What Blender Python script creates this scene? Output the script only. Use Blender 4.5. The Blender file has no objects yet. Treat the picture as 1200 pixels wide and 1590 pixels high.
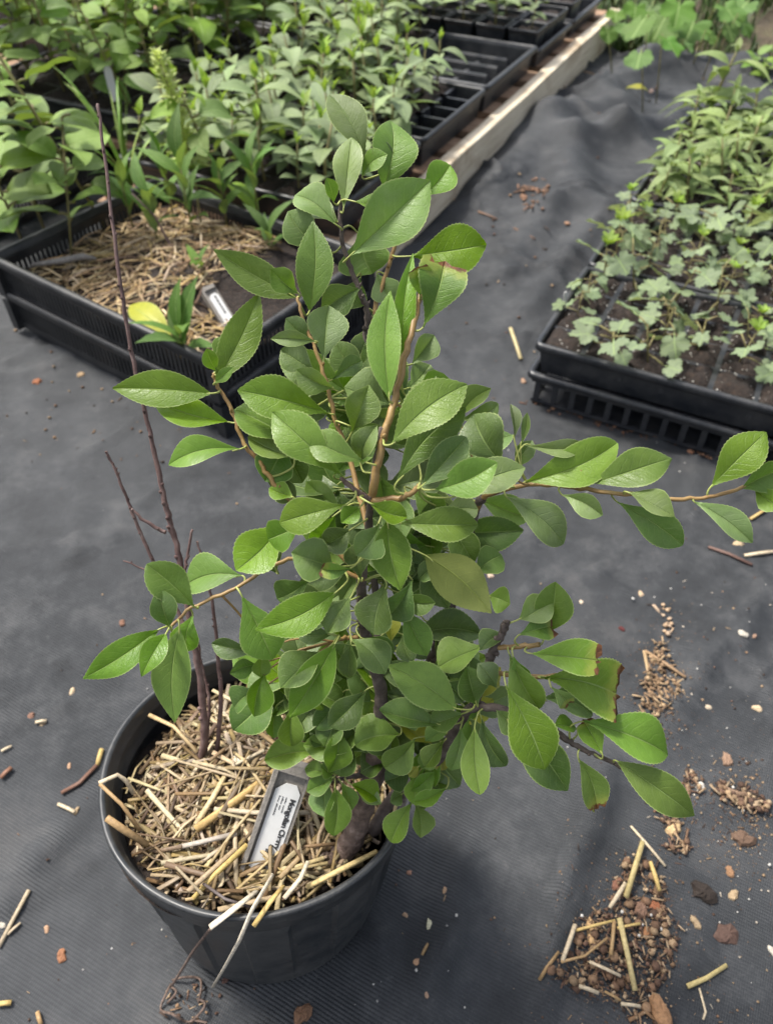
import bpy, math, random
import numpy as np
from mathutils import Vector, Matrix

# ------------------------------------------------------------------ camera, light, exposure
scene = bpy.context.scene
COL = scene.collection
CAM_H, PITCH, FPX = 0.82, math.radians(46.5), 1200.0
cam_data = bpy.data.cameras.new("camera")
cam = bpy.data.objects.new("camera", cam_data)
COL.objects.link(cam)
cam.location = (0, 0, CAM_H)
cam.rotation_euler = (math.pi / 2 - PITCH, 0, 0)
cam_data.sensor_fit = 'VERTICAL'
cam_data.sensor_height = 9.0
cam_data.sensor_width = 6.8
cam_data.lens = 9.0 * FPX / 1590.0
cam_data.clip_start = 0.02
cam_data.clip_end = 200
cam_data.dof.use_dof = True
cam_data.dof.focus_distance = 0.475
cam_data.dof.aperture_fstop = cam_data.lens / 2.8
scene.camera = cam

world = bpy.data.worlds.new("World")
scene.world = world
world.use_nodes = True
wn = world.node_tree.nodes
wl = world.node_tree.links
bg = wn["Background"]
sky = wn.new("ShaderNodeTexSky")
sky.sky_type = 'NISHITA'
sky.sun_disc = False
SUN_DIR = Vector((-0.42, 0.30, 0.86)).normalized()
sky.sun_elevation = math.asin(SUN_DIR.z)
sky.sun_rotation = math.atan2(SUN_DIR.x, SUN_DIR.y)
sky.air_density = 1.0
sky.dust_density = 4.0
sky.ozone_density = 1.0
# thin even cloud: the sky's colour is mostly washed out of its light
wash = wn.new("ShaderNodeHueSaturation")
wash.inputs['Saturation'].default_value = 0.45
wl.new(sky.outputs[0], wash.inputs['Color'])
wl.new(wash.outputs[0], bg.inputs[0])
bg.inputs[1].default_value = 0.075
sun_data = bpy.data.lights.new("sun", 'SUN')
sun_data.energy = 1.5
sun_data.angle = math.radians(11)
sun_data.color = (1.0, 0.95, 0.87)
sun = bpy.data.objects.new("sun", sun_data)
COL.objects.link(sun)
sun.rotation_euler = SUN_DIR.to_track_quat('Z', 'Y').to_euler()
scene.view_settings.view_transform = 'Standard'
scene.view_settings.look = 'None'
scene.view_settings.gamma = 1
scene.view_settings.use_curve_mapping = False
scene.view_settings.exposure = 1.86
scene.cycles.use_denoising = True
scene.cycles.max_bounces = 8

rnd = random.Random(7)
nrng = np.random.default_rng(11)

# ------------------------------------------------------------------ helpers
_F = Vector((0, math.cos(PITCH), -math.sin(PITCH)))
_D = Vector((0, -math.sin(PITCH), -math.cos(PITCH)))
_R = Vector((1, 0, 0))
CAMP = Vector((0, 0, CAM_H))

def ray(x, y):
    return _F + _R * ((x - 600) / FPX) + _D * ((y - 795) / FPX)

def att(x, y, t):
    """the point t metres in front of the lens where the photograph's pixel looks"""
    return CAMP + ray(x, y) * t

def at(x, y, h=0.0):
    r = ray(x, y)
    return CAMP + r * ((h - CAM_H) / r.z)

def tag(o, label=None, cat=None, group=None, kind=None):
    if label: o['label'] = label
    if cat: o['category'] = cat
    if group: o['group'] = group
    if kind: o['kind'] = kind
    return o

def empty(name, loc=(0, 0, 0), rz=0.0, label=None, cat=None, group=None):
    o = bpy.data.objects.new(name, None)
    o.empty_display_size = 0.02
    COL.objects.link(o)
    o.location = loc
    o.rotation_euler = (0, 0, rz)
    return tag(o, label, cat, group)

def link(name, me, parent=None, mat4=None):
    o = bpy.data.objects.new(name, me)
    COL.objects.link(o)
    if parent is not None:
        o.parent = parent
    if mat4 is not None:
        o.matrix_local = mat4
    return o

class MB:
    """collects shapes and makes ONE mesh of them"""
    def __init__(s):
        s.v, s.f, s.m, s.c, s.uv, s.smooth = [], [], [], [], [], []
    def add(s, verts, faces, mi=0, col=None, uv=None, smooth=True):
        b = len(s.v)
        s.v.extend([tuple(p) for p in verts])
        for f in faces:
            s.f.append(tuple(b + i for i in f))
            s.m.append(mi)
            s.smooth.append(smooth)
        s.c.extend([col or (1, 1, 1, 1)] * len(verts))
        s.uv.extend(uv if uv is not None else [(0.0, 0.0)] * len(verts))
        return s
    def box(s, a, b, mi=0, col=None, M=None, taper=0.0):
        x0, y0, z0 = a; x1, y1, z1 = b
        t = taper
        P = [(x0 + t, y0 + t, z0), (x1 - t, y0 + t, z0), (x1 - t, y1 - t, z0), (x0 + t, y1 - t, z0), (x0, y0, z1), (x1, y0, z1), (x1, y1, z1), (x0, y1, z1)]
        if M is not None:
            P = [M @ Vector(p) for p in P]
        s.add(P, [(0, 3, 2, 1), (4, 5, 6, 7), (0, 1, 5, 4), (1, 2, 6, 5), (2, 3, 7, 6), (3, 0, 4, 7)], mi, col, smooth=False)
        return s
    def tube(s, pts, rad, n=6, mi=0, col=None, cap=True):
        pts = [Vector(p) for p in pts]
        if not hasattr(rad, '__len__'):
            rad = [rad] * len(pts)
        V, F = [], []
        ref = None
        for i, p in enumerate(pts):
            d = (pts[min(i + 1, len(pts) - 1)] - pts[max(i - 1, 0)])
            if d.length < 1e-9: d = Vector((0, 0, 1))
            d.normalize()
            if ref is None:
                ref = d.orthogonal().normalized()
            a = (ref - d * ref.dot(d))
            a = a.normalized() if a.length > 1e-6 else d.orthogonal().normalized()
            ref = a
            b = d.cross(a)
            for k in range(n):
                an = 2 * math.pi * k / n
                V.append(p + (a * math.cos(an) + b * math.sin(an)) * rad[i])
        for i in range(len(pts) - 1):
            for k in range(n):
                k2 = (k + 1) % n
                F.append((i * n + k, i * n + k2, (i + 1) * n + k2, (i + 1) * n + k))
        if cap:
            F.append(tuple(range(n - 1, -1, -1)))
            F.append(tuple((len(pts) - 1) * n + k for k in range(n)))
        s.add(V, F, mi, col)
        return s
    def mesh(s, name, mats):
        me = bpy.data.meshes.new(name)
        me.from_pydata(s.v, [], s.f)
        if not isinstance(mats, (list, tuple)): mats = [mats]
        for m in mats: me.materials.append(m)
        me.polygons.foreach_set('material_index', s.m)
        me.polygons.foreach_set('use_smooth', s.smooth)
        ca = me.color_attributes.new('col', 'FLOAT_COLOR', 'POINT')
        ca.data.foreach_set('color', np.array(s.c, dtype=np.float32).ravel())
        uvl = me.uv_layers.new(name='UVMap')
        li = np.empty(len(me.loops), dtype=np.int32)
        me.loops.foreach_get('vertex_index', li)
        uvl.data.foreach_set('uv', np.array(s.uv, dtype=np.float32)[li].ravel())
        me.update()
        return me
    def build(s, name, mats, parent=None, mat4=None):
        return link(name, s.mesh(name, mats), parent, mat4)

# numpy gradient-free value noise
_tab = nrng.random((64, 64, 64)).astype(np.float64)
def vnoise(x, y, z=0.0):
    x, y, z = np.broadcast_arrays(np.asarray(x, float), np.asarray(y, float), np.asarray(z, float))
    xi, yi, zi = np.floor(x).astype(int), np.floor(y).astype(int), np.floor(z).astype(int)
    fx, fy, fz = x - xi, y - yi, z - zi
    fx, fy, fz = [f * f * (3 - 2 * f) for f in (fx, fy, fz)]
    T = lambda a, b, c: _tab[(xi + a) % 64, (yi + b) % 64, (zi + c) % 64]
    L = lambda a, b, t: a + (b - a) * t
    return L(L(L(T(0, 0, 0), T(1, 0, 0), fx), L(T(0, 1, 0), T(1, 1, 0), fx), fy),
             L(L(T(0, 0, 1), T(1, 0, 1), fx), L(T(0, 1, 1), T(1, 1, 1), fx), fy), fz) - 0.5

def catmull(pts, sub=4):
    """smooth path through points that may carry extra numbers (tuples of equal length)"""
    P = [np.array(p, float) for p in pts]
    out = []
    for i in range(len(P) - 1):
        p0, p1, p2, p3 = P[max(i - 1, 0)], P[i], P[i + 1], P[min(i + 2, len(P) - 1)]
        for k in range(sub):
            t = k / sub
            out.append(0.5 * ((2 * p1) + (-p0 + p2) * t + (2 * p0 - 5 * p1 + 4 * p2 - p3) * t * t + (-p0 + 3 * p1 - 3 * p2 + p3) * t ** 3))
    out.append(P[-1])
    return out

# ------------------------------------------------------------------ materials
def newmat(name):
    m = bpy.data.materials.new(name)
    m.use_nodes = True
    nt = m.node_tree
    return m, nt, nt.nodes, nt.links, nt.nodes["Principled BSDF"]

def N(nt, t, **kw):
    n = nt.nodes.new(t)
    for k, v in kw.items():
        if k == 'op': n.operation = v
        elif k.startswith('i'): n.inputs[int(k[1:])].default_value = v
        else: setattr(n, k, v)
    return n

def math_(nt, op, a, b=None, clamp=False):
    n = nt.nodes.new('ShaderNodeMath'); n.operation = op; n.use_clamp = clamp
    for i, x in enumerate((a, b)):
        if x is None: continue
        if isinstance(x, (int, float)): n.inputs[i].default_value = x
        else: nt.links.new(x, n.inputs[i])
    return n.outputs[0]

def ramp(nt, fac, stops):
    n = nt.nodes.new('ShaderNodeValToRGB')
    e = n.color_ramp.elements
    e[0].position, e[0].color = stops[0][0], (*stops[0][1], 1)
    e[1].position, e[1].color = stops[-1][0], (*stops[-1][1], 1)
    for p, c in stops[1:-1]:
        k = e.new(p); k.color = (*c, 1)
    nt.links.new(fac, n.inputs[0])
    return n.outputs[0]

def mix(nt, fac, a, b, blend='MIX'):
    n = nt.nodes.new('ShaderNodeMix'); n.data_type = 'RGBA'; n.blend_type = blend
    for i, x in ((0, fac), (6, a), (7, b)):
        if isinstance(x, (int, float)): n.inputs[i].default_value = x
        elif isinstance(x, tuple): n.inputs[i].default_value = (*x, 1) if len(x) == 3 else x
        else: nt.links.new(x, n.inputs[i])
    return n.outputs[2]

def noise(nt, vec, scale, detail=4, rough=0.55):
    n = nt.nodes.new('ShaderNodeTexNoise')
    n.inputs['Scale'].default_value = scale
    n.inputs['Detail'].default_value = detail
    n.inputs['Roughness'].default_value = rough
    if vec is not None: nt.links.new(vec, n.inputs['Vector'])
    return n.outputs[0]

def bump(nt, h, strength, dist, bsdf, prev=None):
    n = nt.nodes.new('ShaderNodeBump')
    n.inputs['Strength'].default_value = strength
    n.inputs['Distance'].default_value = dist
    nt.links.new(h, n.inputs['Height'])
    if prev is not None: nt.links.new(prev, n.inputs['Normal'])
    nt.links.new(n.outputs[0], bsdf.inputs['Normal'])
    return n.outputs[0]

def leaf_mat(name, base, young, back, rough=0.42, transl=0.22, veins=9.0, vein_amt=0.17, edge=0.6, burn=0.0, spread=0.24, vein_col=(0.34, 0.46, 0.17), mottle=0.25, dust=0.0):
    m, nt, nd, lk, b = newmat(name)
    uv = N(nt, 'ShaderNodeUVMap').outputs[0]
    sep = N(nt, 'ShaderNodeSeparateXYZ'); lk.new(uv, sep.inputs[0])
    u, v = sep.outputs[0], sep.outputs[1]
    vv = math_(nt, 'ABSOLUTE', math_(nt, 'SUBTRACT', math_(nt, 'MULTIPLY', v, 2.0), 1.0))
    obj = N(nt, 'ShaderNodeTexCoord').outputs['Object']
    oi = N(nt, 'ShaderNodeObjectInfo')
    rand = oi.outputs['Random']
    nz = noise(nt, obj, 55, 4)
    nfine = noise(nt, obj, 420, 3)
    # veins
    wob = math_(nt, 'MULTIPLY', math_(nt, 'SUBTRACT', noise(nt, obj, 120, 2), 0.5), 0.09)
    ph = math_(nt, 'ADD', math_(nt, 'SUBTRACT', u, math_(nt, 'MULTIPLY', math_(nt, 'POWER', vv, 1.25), 0.20)), wob)
    fr = math_(nt, 'FRACT', math_(nt, 'MULTIPLY', ph, veins))
    tri = math_(nt, 'ABSOLUTE', math_(nt, 'SUBTRACT', fr, 0.5))
    lat = math_(nt, 'MULTIPLY', math_(nt, 'SUBTRACT', tri, 0.42), 12.5, True)
    lat = math_(nt, 'MULTIPLY', lat, math_(nt, 'SUBTRACT', 1.0, math_(nt, 'POWER', vv, 2.0), True))
    mid = math_(nt, 'SUBTRACT', 1.0, math_(nt, 'MULTIPLY', vv, 19.0), True)
    vor = N(nt, 'ShaderNodeTexVoronoi'); vor.feature = 'DISTANCE_TO_EDGE'; vor.inputs['Scale'].default_value = 700
    lk.new(obj, vor.inputs['Vector'])
    net = math_(nt, 'SUBTRACT', 1.0, math_(nt, 'MULTIPLY', vor.outputs[0], 9.0), True)
    col = mix(nt, math_(nt, 'MULTIPLY', nz, 1.0), base, young)
    col = mix(nt, math_(nt, 'MULTIPLY', math_(nt, 'SUBTRACT', noise(nt, obj, 190, 3), 0.45, True), mottle * 3), col, tuple(c * 0.62 for c in base))
    hs = N(nt, 'ShaderNodeHueSaturation')
    lk.new(col, hs.inputs['Color'])
    lk.new(math_(nt, 'ADD', 0.49, math_(nt, 'MULTIPLY', rand, 0.022)), hs.inputs['Hue'])
    r2 = math_(nt, 'FRACT', math_(nt, 'MULTIPLY', rand, 17.3))
    lk.new(math_(nt, 'ADD', 1.0 - spread, math_(nt, 'MULTIPLY', r2, spread * 2)), hs.inputs['Value'])
    r3 = math_(nt, 'FRACT', math_(nt, 'MULTIPLY', rand, 43.7))
    lk.new(math_(nt, 'ADD', 0.86, math_(nt, 'MULTIPLY', r3, 0.2)), hs.inputs['Saturation'])
    col = hs.outputs[0]
    vm = math_(nt, 'MAXIMUM', math_(nt, 'MULTIPLY', mid, 0.75), math_(nt, 'MULTIPLY', lat, vein_amt))
    vm = math_(nt, 'MAXIMUM', vm, math_(nt, 'MULTIPLY', net, 0.07))
    col = mix(nt, vm, col, vein_col)
    if dust:
        col = mix(nt, math_(nt, 'MULTIPLY', math_(nt, 'SUBTRACT', noise(nt, obj, 90, 5), 0.42, True), dust * 3), col, (0.33, 0.36, 0.27))
    eg = math_(nt, 'MULTIPLY', math_(nt, 'SUBTRACT', vv, 0.93), 16.0, True)
    col = mix(nt, math_(nt, 'MULTIPLY', eg, edge), col, (0.42, 0.50, 0.20))
    # a few pale and brown specks
    sp = N(nt, 'ShaderNodeTexVoronoi'); sp.inputs['Scale'].default_value = 75
    lk.new(obj, sp.inputs['Vector'])
    spm = math_(nt, 'MULTIPLY', math_(nt, 'SUBTRACT', 0.055, sp.outputs[0], True), 40.0, True)
    spm = math_(nt, 'MULTIPLY', spm, math_(nt, 'GREATER_THAN', noise(nt, obj, 33, 1), 0.60))
    col = mix(nt, math_(nt, 'MULTIPLY', spm, 0.8), col, (0.20, 0.11, 0.04))
    if burn:
        bn = math_(nt, 'ADD', u, math_(nt, 'MULTIPLY', math_(nt, 'SUBTRACT', noise(nt, obj, 130, 4), 0.5), 0.34))
        b1 = math_(nt, 'MULTIPLY', math_(nt, 'SUBTRACT', bn, 1.0 - 0.075 * burn), 40.0, True)
        yl = math_(nt, 'MULTIPLY', math_(nt, 'SUBTRACT', bn, 1.0 - 0.24 * burn), 9.0, True)
        col = mix(nt, math_(nt, 'MULTIPLY', yl, 0.5), col, (0.30, 0.32, 0.06))
        col = mix(nt, b1, col, ramp(nt, noise(nt, obj, 260, 3), [(0.3, (0.045, 0.018, 0.010)), (0.7, (0.19, 0.080, 0.030))]))
    geo = N(nt, 'ShaderNodeNewGeometry')
    backc = mix(nt, vm, mix(nt, nz, back, tuple(c * 0.8 for c in back)), tuple(min(1, c * 1.9) for c in back))
    col = mix(nt, geo.outputs['Backfacing'], col, backc)
    lk.new(col, b.inputs['Base Color'])
    rg = math_(nt, 'ADD', rough - 0.06, math_(nt, 'MULTIPLY', nz, 0.16))
    lk.new(math_(nt, 'ADD', rg, math_(nt, 'MULTIPLY', geo.outputs['Backfacing'], 0.25)), b.inputs['Roughness'])
    b.inputs['Specular IOR Level'].default_value = 0.36
    hgt = math_(nt, 'SUBTRACT', math_(nt, 'MULTIPLY', nfine, 0.07), math_(nt, 'ADD', math_(nt, 'MULTIPLY', lat, 0.16), math_(nt, 'ADD', math_(nt, 'MULTIPLY', mid, 0.7), math_(nt, 'MULTIPLY', net, 0.06))))
    hgt = math_(nt, 'ADD', hgt, math_(nt, 'MULTIPLY', nz, 0.9))
    bump(nt, hgt, 0.75, 0.0013, b)
    tr = N(nt, 'ShaderNodeBsdfTranslucent')
    lk.new(mix(nt, 1.0, col, (1.25, 1.35, 0.55), 'MULTIPLY'), tr.inputs[0])
    ms = N(nt, 'ShaderNodeMixShader'); ms.inputs[0].default_value = transl
    lk.new(b.outputs[0], ms.inputs[1]); lk.new(tr.outputs[0], ms.inputs[2])
    lk.new(ms.outputs[0], nd['Material Output'].inputs[0])
    return m

M_LEAF = leaf_mat("cherry leaf", (0.086, 0.180, 0.010), (0.165, 0.280, 0.024), (0.23, 0.27, 0.070), transl=0.34, rough=0.36)
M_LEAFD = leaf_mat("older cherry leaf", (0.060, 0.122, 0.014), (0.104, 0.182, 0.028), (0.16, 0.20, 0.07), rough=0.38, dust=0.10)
M_LEAFG = leaf_mat("greyish cherry leaf", (0.104, 0.176, 0.030), (0.156, 0.232, 0.055), (0.20, 0.24, 0.09), rough=0.42, dust=0.16)
M_LEAFL = leaf_mat("young cherry leaf", (0.115, 0.240, 0.026), (0.170, 0.300, 0.040), (0.20, 0.28, 0.08), transl=0.3)
M_LEAFB = leaf_mat("scorched cherry leaf", (0.088, 0.165, 0.016), (0.135, 0.225, 0.030), (0.17, 0.235, 0.085), burn=1.0)
M_LEAFY = leaf_mat("yellow cherry leaf", (0.30, 0.31, 0.025), (0.42, 0.40, 0.050), (0.45, 0.42, 0.08), transl=0.3)
M_SAGE = leaf_mat("sage seedling leaf", (0.140, 0.205, 0.080), (0.270, 0.340, 0.165), (0.19, 0.25, 0.12), rough=0.5, veins=7, edge=0.25, spread=0.34)
M_LIME = leaf_mat("lime shoot leaf", (0.24, 0.38, 0.035), (0.34, 0.48, 0.07), (0.28, 0.38, 0.08), veins=6, edge=0.1, transl=0.3)
M_CURR = leaf_mat("lobed seedling leaf", (0.130, 0.190, 0.090), (0.265, 0.325, 0.190), (0.30, 0.34, 0.23), rough=0.55, veins=5, edge=0.5, spread=0.2, vein_amt=0.5)
M_SLEN = leaf_mat("slender seedling leaf", (0.150, 0.225, 0.055), (0.270, 0.340, 0.130), (0.22, 0.28, 0.12), rough=0.5, veins=8, edge=0.4, spread=0.22)
M_PALEFL = leaf_mat("pale flower spike", (0.42, 0.52, 0.13), (0.56, 0.64, 0.24), (0.50, 0.58, 0.22), veins=4, edge=0.1, transl=0.3)
M_BROAD = leaf_mat("broad seedling leaf", (0.100, 0.200, 0.016), (0.220, 0.340, 0.050), (0.20, 0.27, 0.08), rough=0.45, veins=6, edge=0.25, spread=0.36)
M_VINE = leaf_mat("weed leaf", (0.062, 0.145, 0.014), (0.105, 0.205, 0.028), (0.2, 0.28, 0.09), rough=0.55, veins=5, edge=0.1, spread=0.22)

def simple(name, stops, scale=30, rough=0.6, bscale=None, bstr=0.4, bdist=0.002, coord='Object', spec=0.5, stretch=None):
    m, nt, nd, lk, b = newmat(name)
    c = N(nt, 'ShaderNodeTexCoord').outputs[coord]
    if stretch:
        mp = N(nt, 'ShaderNodeMapping'); mp.inputs['Scale'].default_value = stretch
        lk.new(c, mp.inputs[0]); c = mp.outputs[0]
    lk.new(ramp(nt, noise(nt, c, scale, 6, 0.62), stops), b.inputs['Base Color'])
    b.inputs['Roughness'].default_value = rough
    b.inputs['Specular IOR Level'].default_value = spec
    if bscale: bump(nt, noise(nt, c, bscale, 5), bstr, bdist, b)
    return m

def attr_mat(name, rough=0.6, streak=None, bstr=0.3, transl=0.0):
    m, nt, nd, lk, b = newmat(name)
    a = N(nt, 'ShaderNodeAttribute', attribute_name='col').outputs[0]
    c = N(nt, 'ShaderNodeTexCoord').outputs['Object']
    nz = noise(nt, c, streak or 300, 4)
    col = mix(nt, 1.0, a, ramp(nt, nz, [(0.25, (0.62, 0.60, 0.56)), (0.75, (1.15, 1.13, 1.08))]), 'MULTIPLY')
    lk.new(col, b.inputs['Base Color'])
    b.inputs['Roughness'].default_value = rough
    b.inputs['Specular IOR Level'].default_value = 0.35
    bump(nt, nz, bstr, 0.001, b)
    return m

M_STRAW = attr_mat("straw", 0.55, 350)
M_CRUMB = attr_mat("crumbs", 0.8, 500, 0.6)
M_BARK = simple("cherry bark", [(0.3, (0.045, 0.032, 0.026)), (0.55, (0.095, 0.072, 0.060)), (0.8, (0.19, 0.16, 0.14))], 160, 0.75, 240, 0.9, 0.0012)
M_TRUNK = simple("trunk bark", [(0.3, (0.055, 0.036, 0.028)), (0.55, (0.130, 0.088, 0.068)), (0.8, (0.25, 0.19, 0.16))], 170, 0.75, 200, 1.0, 0.0025)
M_SHOOT = simple("young cherry shoot", [(0.3, (0.19, 0.105, 0.035)), (0.6, (0.30, 0.195, 0.070)), (0.85, (0.36, 0.27, 0.11))], 120, 0.5, 300, 0.4, 0.0006)
M_PETI = simple("petiole", [(0.3, (0.26, 0.31, 0.07)), (0.8, (0.36, 0.38, 0.12))], 150, 0.5)
M_STICK = simple("bare stem bark", [(0.3, (0.075, 0.040, 0.036)), (0.55, (0.135, 0.082, 0.072)), (0.8, (0.22, 0.17, 0.155))], 110, 0.65, 260, 0.7, 0.001)
M_SSTEM = simple("seedling stem", [(0.3, (0.16, 0.12, 0.05)), (0.8, (0.24, 0.24, 0.08))], 90, 0.6)
M_SOIL = simple("potting soil", [(0.30, (0.007, 0.005, 0.004)), (0.55, (0.022, 0.014, 0.010)), (0.80, (0.055, 0.034, 0.023))], 160, 0.92, 190, 1.0, 0.004)
M_PERL = simple("perlite", [(0.3, (0.40, 0.38, 0.34)), (0.7, (0.58, 0.56, 0.52))], 60, 0.8)
M_WHITE = simple("white plastic label", [(0.3, (0.54, 0.54, 0.525)), (0.7, (0.62, 0.62, 0.605))], 60, 0.42)
M_INK = simple("black print", [(0.3, (0.02, 0.02, 0.022)), (0.7, (0.035, 0.035, 0.035))], 60, 0.6)
M_STAKE = simple("grey weathered stake", [(0.3, (0.15, 0.135, 0.12)), (0.6, (0.235, 0.215, 0.19)), (0.8, (0.32, 0.30, 0.27))], 55, 0.75, 220, 0.5, 0.001, stretch=(3, 3, 0.5))
M_GRASS = attr_mat("grass blades", 0.55, 90, 0.1)

def plastic(name, base, rough, dusty=0.35):
    m, nt, nd, lk, b = newmat(name)
    c = N(nt, 'ShaderNodeTexCoord').outputs['Object']
    d = math_(nt, 'MULTIPLY', math_(nt, 'SUBTRACT', noise(nt, c, 26, 7, 0.7), 0.40, True), dusty * 3.2, True)
    col = mix(nt, d, base, (0.12, 0.115, 0.108))
    lk.new(col, b.inputs['Base Color'])
    lk.new(math_(nt, 'ADD', rough, math_(nt, 'MULTIPLY', d, 0.5)), b.inputs['Roughness'])
    bump(nt, noise(nt, c, 90, 4), 0.12, 0.002, b)
    return m
M_POT = plastic("black pot plastic", (0.022, 0.025, 0.028), 0.34, 0.45)
M_TRAY = plastic("black tray plastic", (0.016, 0.018, 0.022), 0.33, 0.34)
M_CRATE = plastic("black crate plastic", (0.010, 0.011, 0.013), 0.42, 0.30)

def wood(name, stops, dirt):
    m, nt, nd, lk, b = newmat(name)
    c = N(nt, 'ShaderNodeTexCoord').outputs['Object']
    oi = N(nt, 'ShaderNodeObjectInfo')
    mp = N(nt, 'ShaderNodeMapping'); mp.inputs['Scale'].default_value = (1.2, 22, 22)
    ad = N(nt, 'ShaderNodeVectorMath', op='ADD')
    lk.new(c, ad.inputs[0])
    cmb = N(nt, 'ShaderNodeCombineXYZ'); lk.new(math_(nt, 'MULTIPLY', oi.outputs['Random'], 9.0), cmb.inputs[0])
    lk.new(cmb.outputs[0], ad.inputs[1])
    lk.new(ad.outputs[0], mp.inputs[0])
    g = noise(nt, mp.outputs[0], 4.5, 7, 0.65)
    col = ramp(nt, g, stops)
    st = noise(nt, ad.outputs[0], 7, 6, 0.7)
    col = mix(nt, math_(nt, 'MULTIPLY', math_(nt, 'SUBTRACT', st, 0.50, True), 4.5, True), col, dirt)
    lk.new(col, b.inputs['Base Color'])
    b.inputs['Roughness'].default_value = 0.82
    bump(nt, g, 0.5, 0.004, b)
    return m
M_PALE = wood("weathered pale pallet wood", [(0.25, (0.42, 0.34, 0.23)), (0.5, (0.66, 0.57, 0.43)), (0.75, (0.76, 0.68, 0.54))], (0.30, 0.20, 0.11))
M_DECK = wood("brown deck wood", [(0.25, (0.17, 0.095, 0.052)), (0.5, (0.33, 0.205, 0.125)), (0.75, (0.48, 0.34, 0.23))], (0.10, 0.055, 0.03))

def fabric_mat():
    m, nt, nd, lk, b = newmat("woven ground cover")
    c = N(nt, 'ShaderNodeTexCoord').outputs['Object']
    mp = N(nt, 'ShaderNodeMapping'); mp.inputs['Rotation'].default_value = (0, 0, math.radians(27))
    lk.new(c, mp.inputs[0])
    wob = N(nt, 'ShaderNodeMixRGB'); wob.blend_type = 'ADD'; wob.inputs[0].default_value = 0.02
    nn = N(nt, 'ShaderNodeTexNoise'); nn.inputs['Scale'].default_value = 3.0
    lk.new(mp.outputs[0], nn.inputs['Vector']); lk.new(mp.outputs[0], wob.inputs[1]); lk.new(nn.outputs[1], wob.inputs[2])
    sp = N(nt, 'ShaderNodeSeparateXYZ'); lk.new(wob.outputs[0], sp.inputs[0])
    def stripes(o, pitch):
        return math_(nt, 'SINE', math_(nt, 'MULTIPLY', o, 2 * math.pi / pitch))
    s1 = stripes(sp.outputs[0], 0.0021)
    s2 = stripes(sp.outputs[1], 0.0034)
    weave = math_(nt, 'ADD', math_(nt, 'MULTIPLY', s1, 0.35), math_(nt, 'MULTIPLY', s2, 0.65))
    big = noise(nt, c, 2.6, 6, 0.6)
    med = noise(nt, c, 11, 8, 0.74)
    fine = noise(nt, c, 160, 4, 0.7)
    base = ramp(nt, med, [(0.30, (0.014, 0.016, 0.0185)), (0.50, (0.034, 0.037, 0.041)), (0.74, (0.094, 0.096, 0.099))])
    base = mix(nt, math_(nt, 'MULTIPLY', math_(nt, 'SUBTRACT', big, 0.42, True), 2.0, True), base, (0.078, 0.082, 0.087))
    base = mix(nt, math_(nt, 'MULTIPLY', math_(nt, 'SUBTRACT', noise(nt, c, 5.5, 6, 0.7), 0.55, True), 1.6, True), base, (0.066, 0.058, 0.050))
    base = mix(nt, math_(nt, 'MULTIPLY', math_(nt, 'ADD', math_(nt, 'MULTIPLY', weave, 0.5), 0.5), 0.60), base, mix(nt, 1.0, base, (0.45, 0.46, 0.48), 'MULTIPLY'))
    base = mix(nt, math_(nt, 'MULTIPLY', math_(nt, 'SUBTRACT', fine, 0.62, True), 3.0, True), base, (0.13, 0.13, 0.125))
    lk.new(base, b.inputs['Base Color'])
    b.inputs['Roughness'].default_value = 0.58
    b.inputs['Specular IOR Level'].default_value = 0.30
    p = bump(nt, weave, 0.6, 0.0008, b)
    bump(nt, noise(nt, c, 45, 5, 0.6), 0.35, 0.004, b, p)
    return m
M_FABRIC = fabric_mat()
M_GROUND = simple("bare earth", [(0.3, (0.045, 0.034, 0.022)), (0.55, (0.085, 0.066, 0.040)), (0.8, (0.11, 0.115, 0.045))], 9, 0.95, 40, 0.9, 0.02)

# ------------------------------------------------------------------ the ground
E1 = Vector((0.455, 0.8905, 0)).normalized()      # along the pallet edge, away from the camera
E2 = Vector((-E1.y, E1.x, 0))                     # to its left
RZ = math.atan2(-E2.y, -E2.x)                     # local x to the right, local y away

def sstep(x, a, b):
    t = np.clip((x - a) / (b - a), 0, 1)
    return t * t * (3 - 2 * t)

def seg_d(x, y, a, b):
    ax, ay, bx, by = a[0], a[1], b[0], b[1]
    t = np.clip(((x - ax) * (bx - ax) + (y - ay) * (by - ay)) / ((bx - ax) ** 2 + (by - ay) ** 2), 0, 1)
    return np.hypot(x - ax - t * (bx - ax), y - ay - t * (by - ay)), t

_creases = []
def crease(pts, width, height):
    P = [at(x, y) for x, y in pts]
    for a, b in zip(P, P[1:]):
        _creases.append((a, b, width, height))
crease([(880, 1330), (862, 1440), (838, 1590)], 0.010, 0.006)
crease([(940, 1190), (905, 1300), (880, 1380)], 0.016, 0.007)
crease([(715, 1330), (690, 1480), (680, 1590)], 0.018, 0.006)
crease([(1200, 930), (1085, 1030), (1000, 1180)], 0.020, 0.006)
crease([(150, 1240), (70, 1330), (0, 1390)], 0.020, 0.006)
crease([(760, 300), (850, 200), (960, 170)], 0.07, 0.022)
crease([(900, 320), (890, 230), (960, 215), (1080, 190)], 0.055, 0.020)
crease([(780, 420), (850, 330), (870, 260)], 0.045, 0.012)
crease([(930, 150), (1000, 115), (1150, 105)], 0.07, 0.025)
crease([(820, 480), (880, 400), (940, 330)], 0.03, 0.010)

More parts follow.
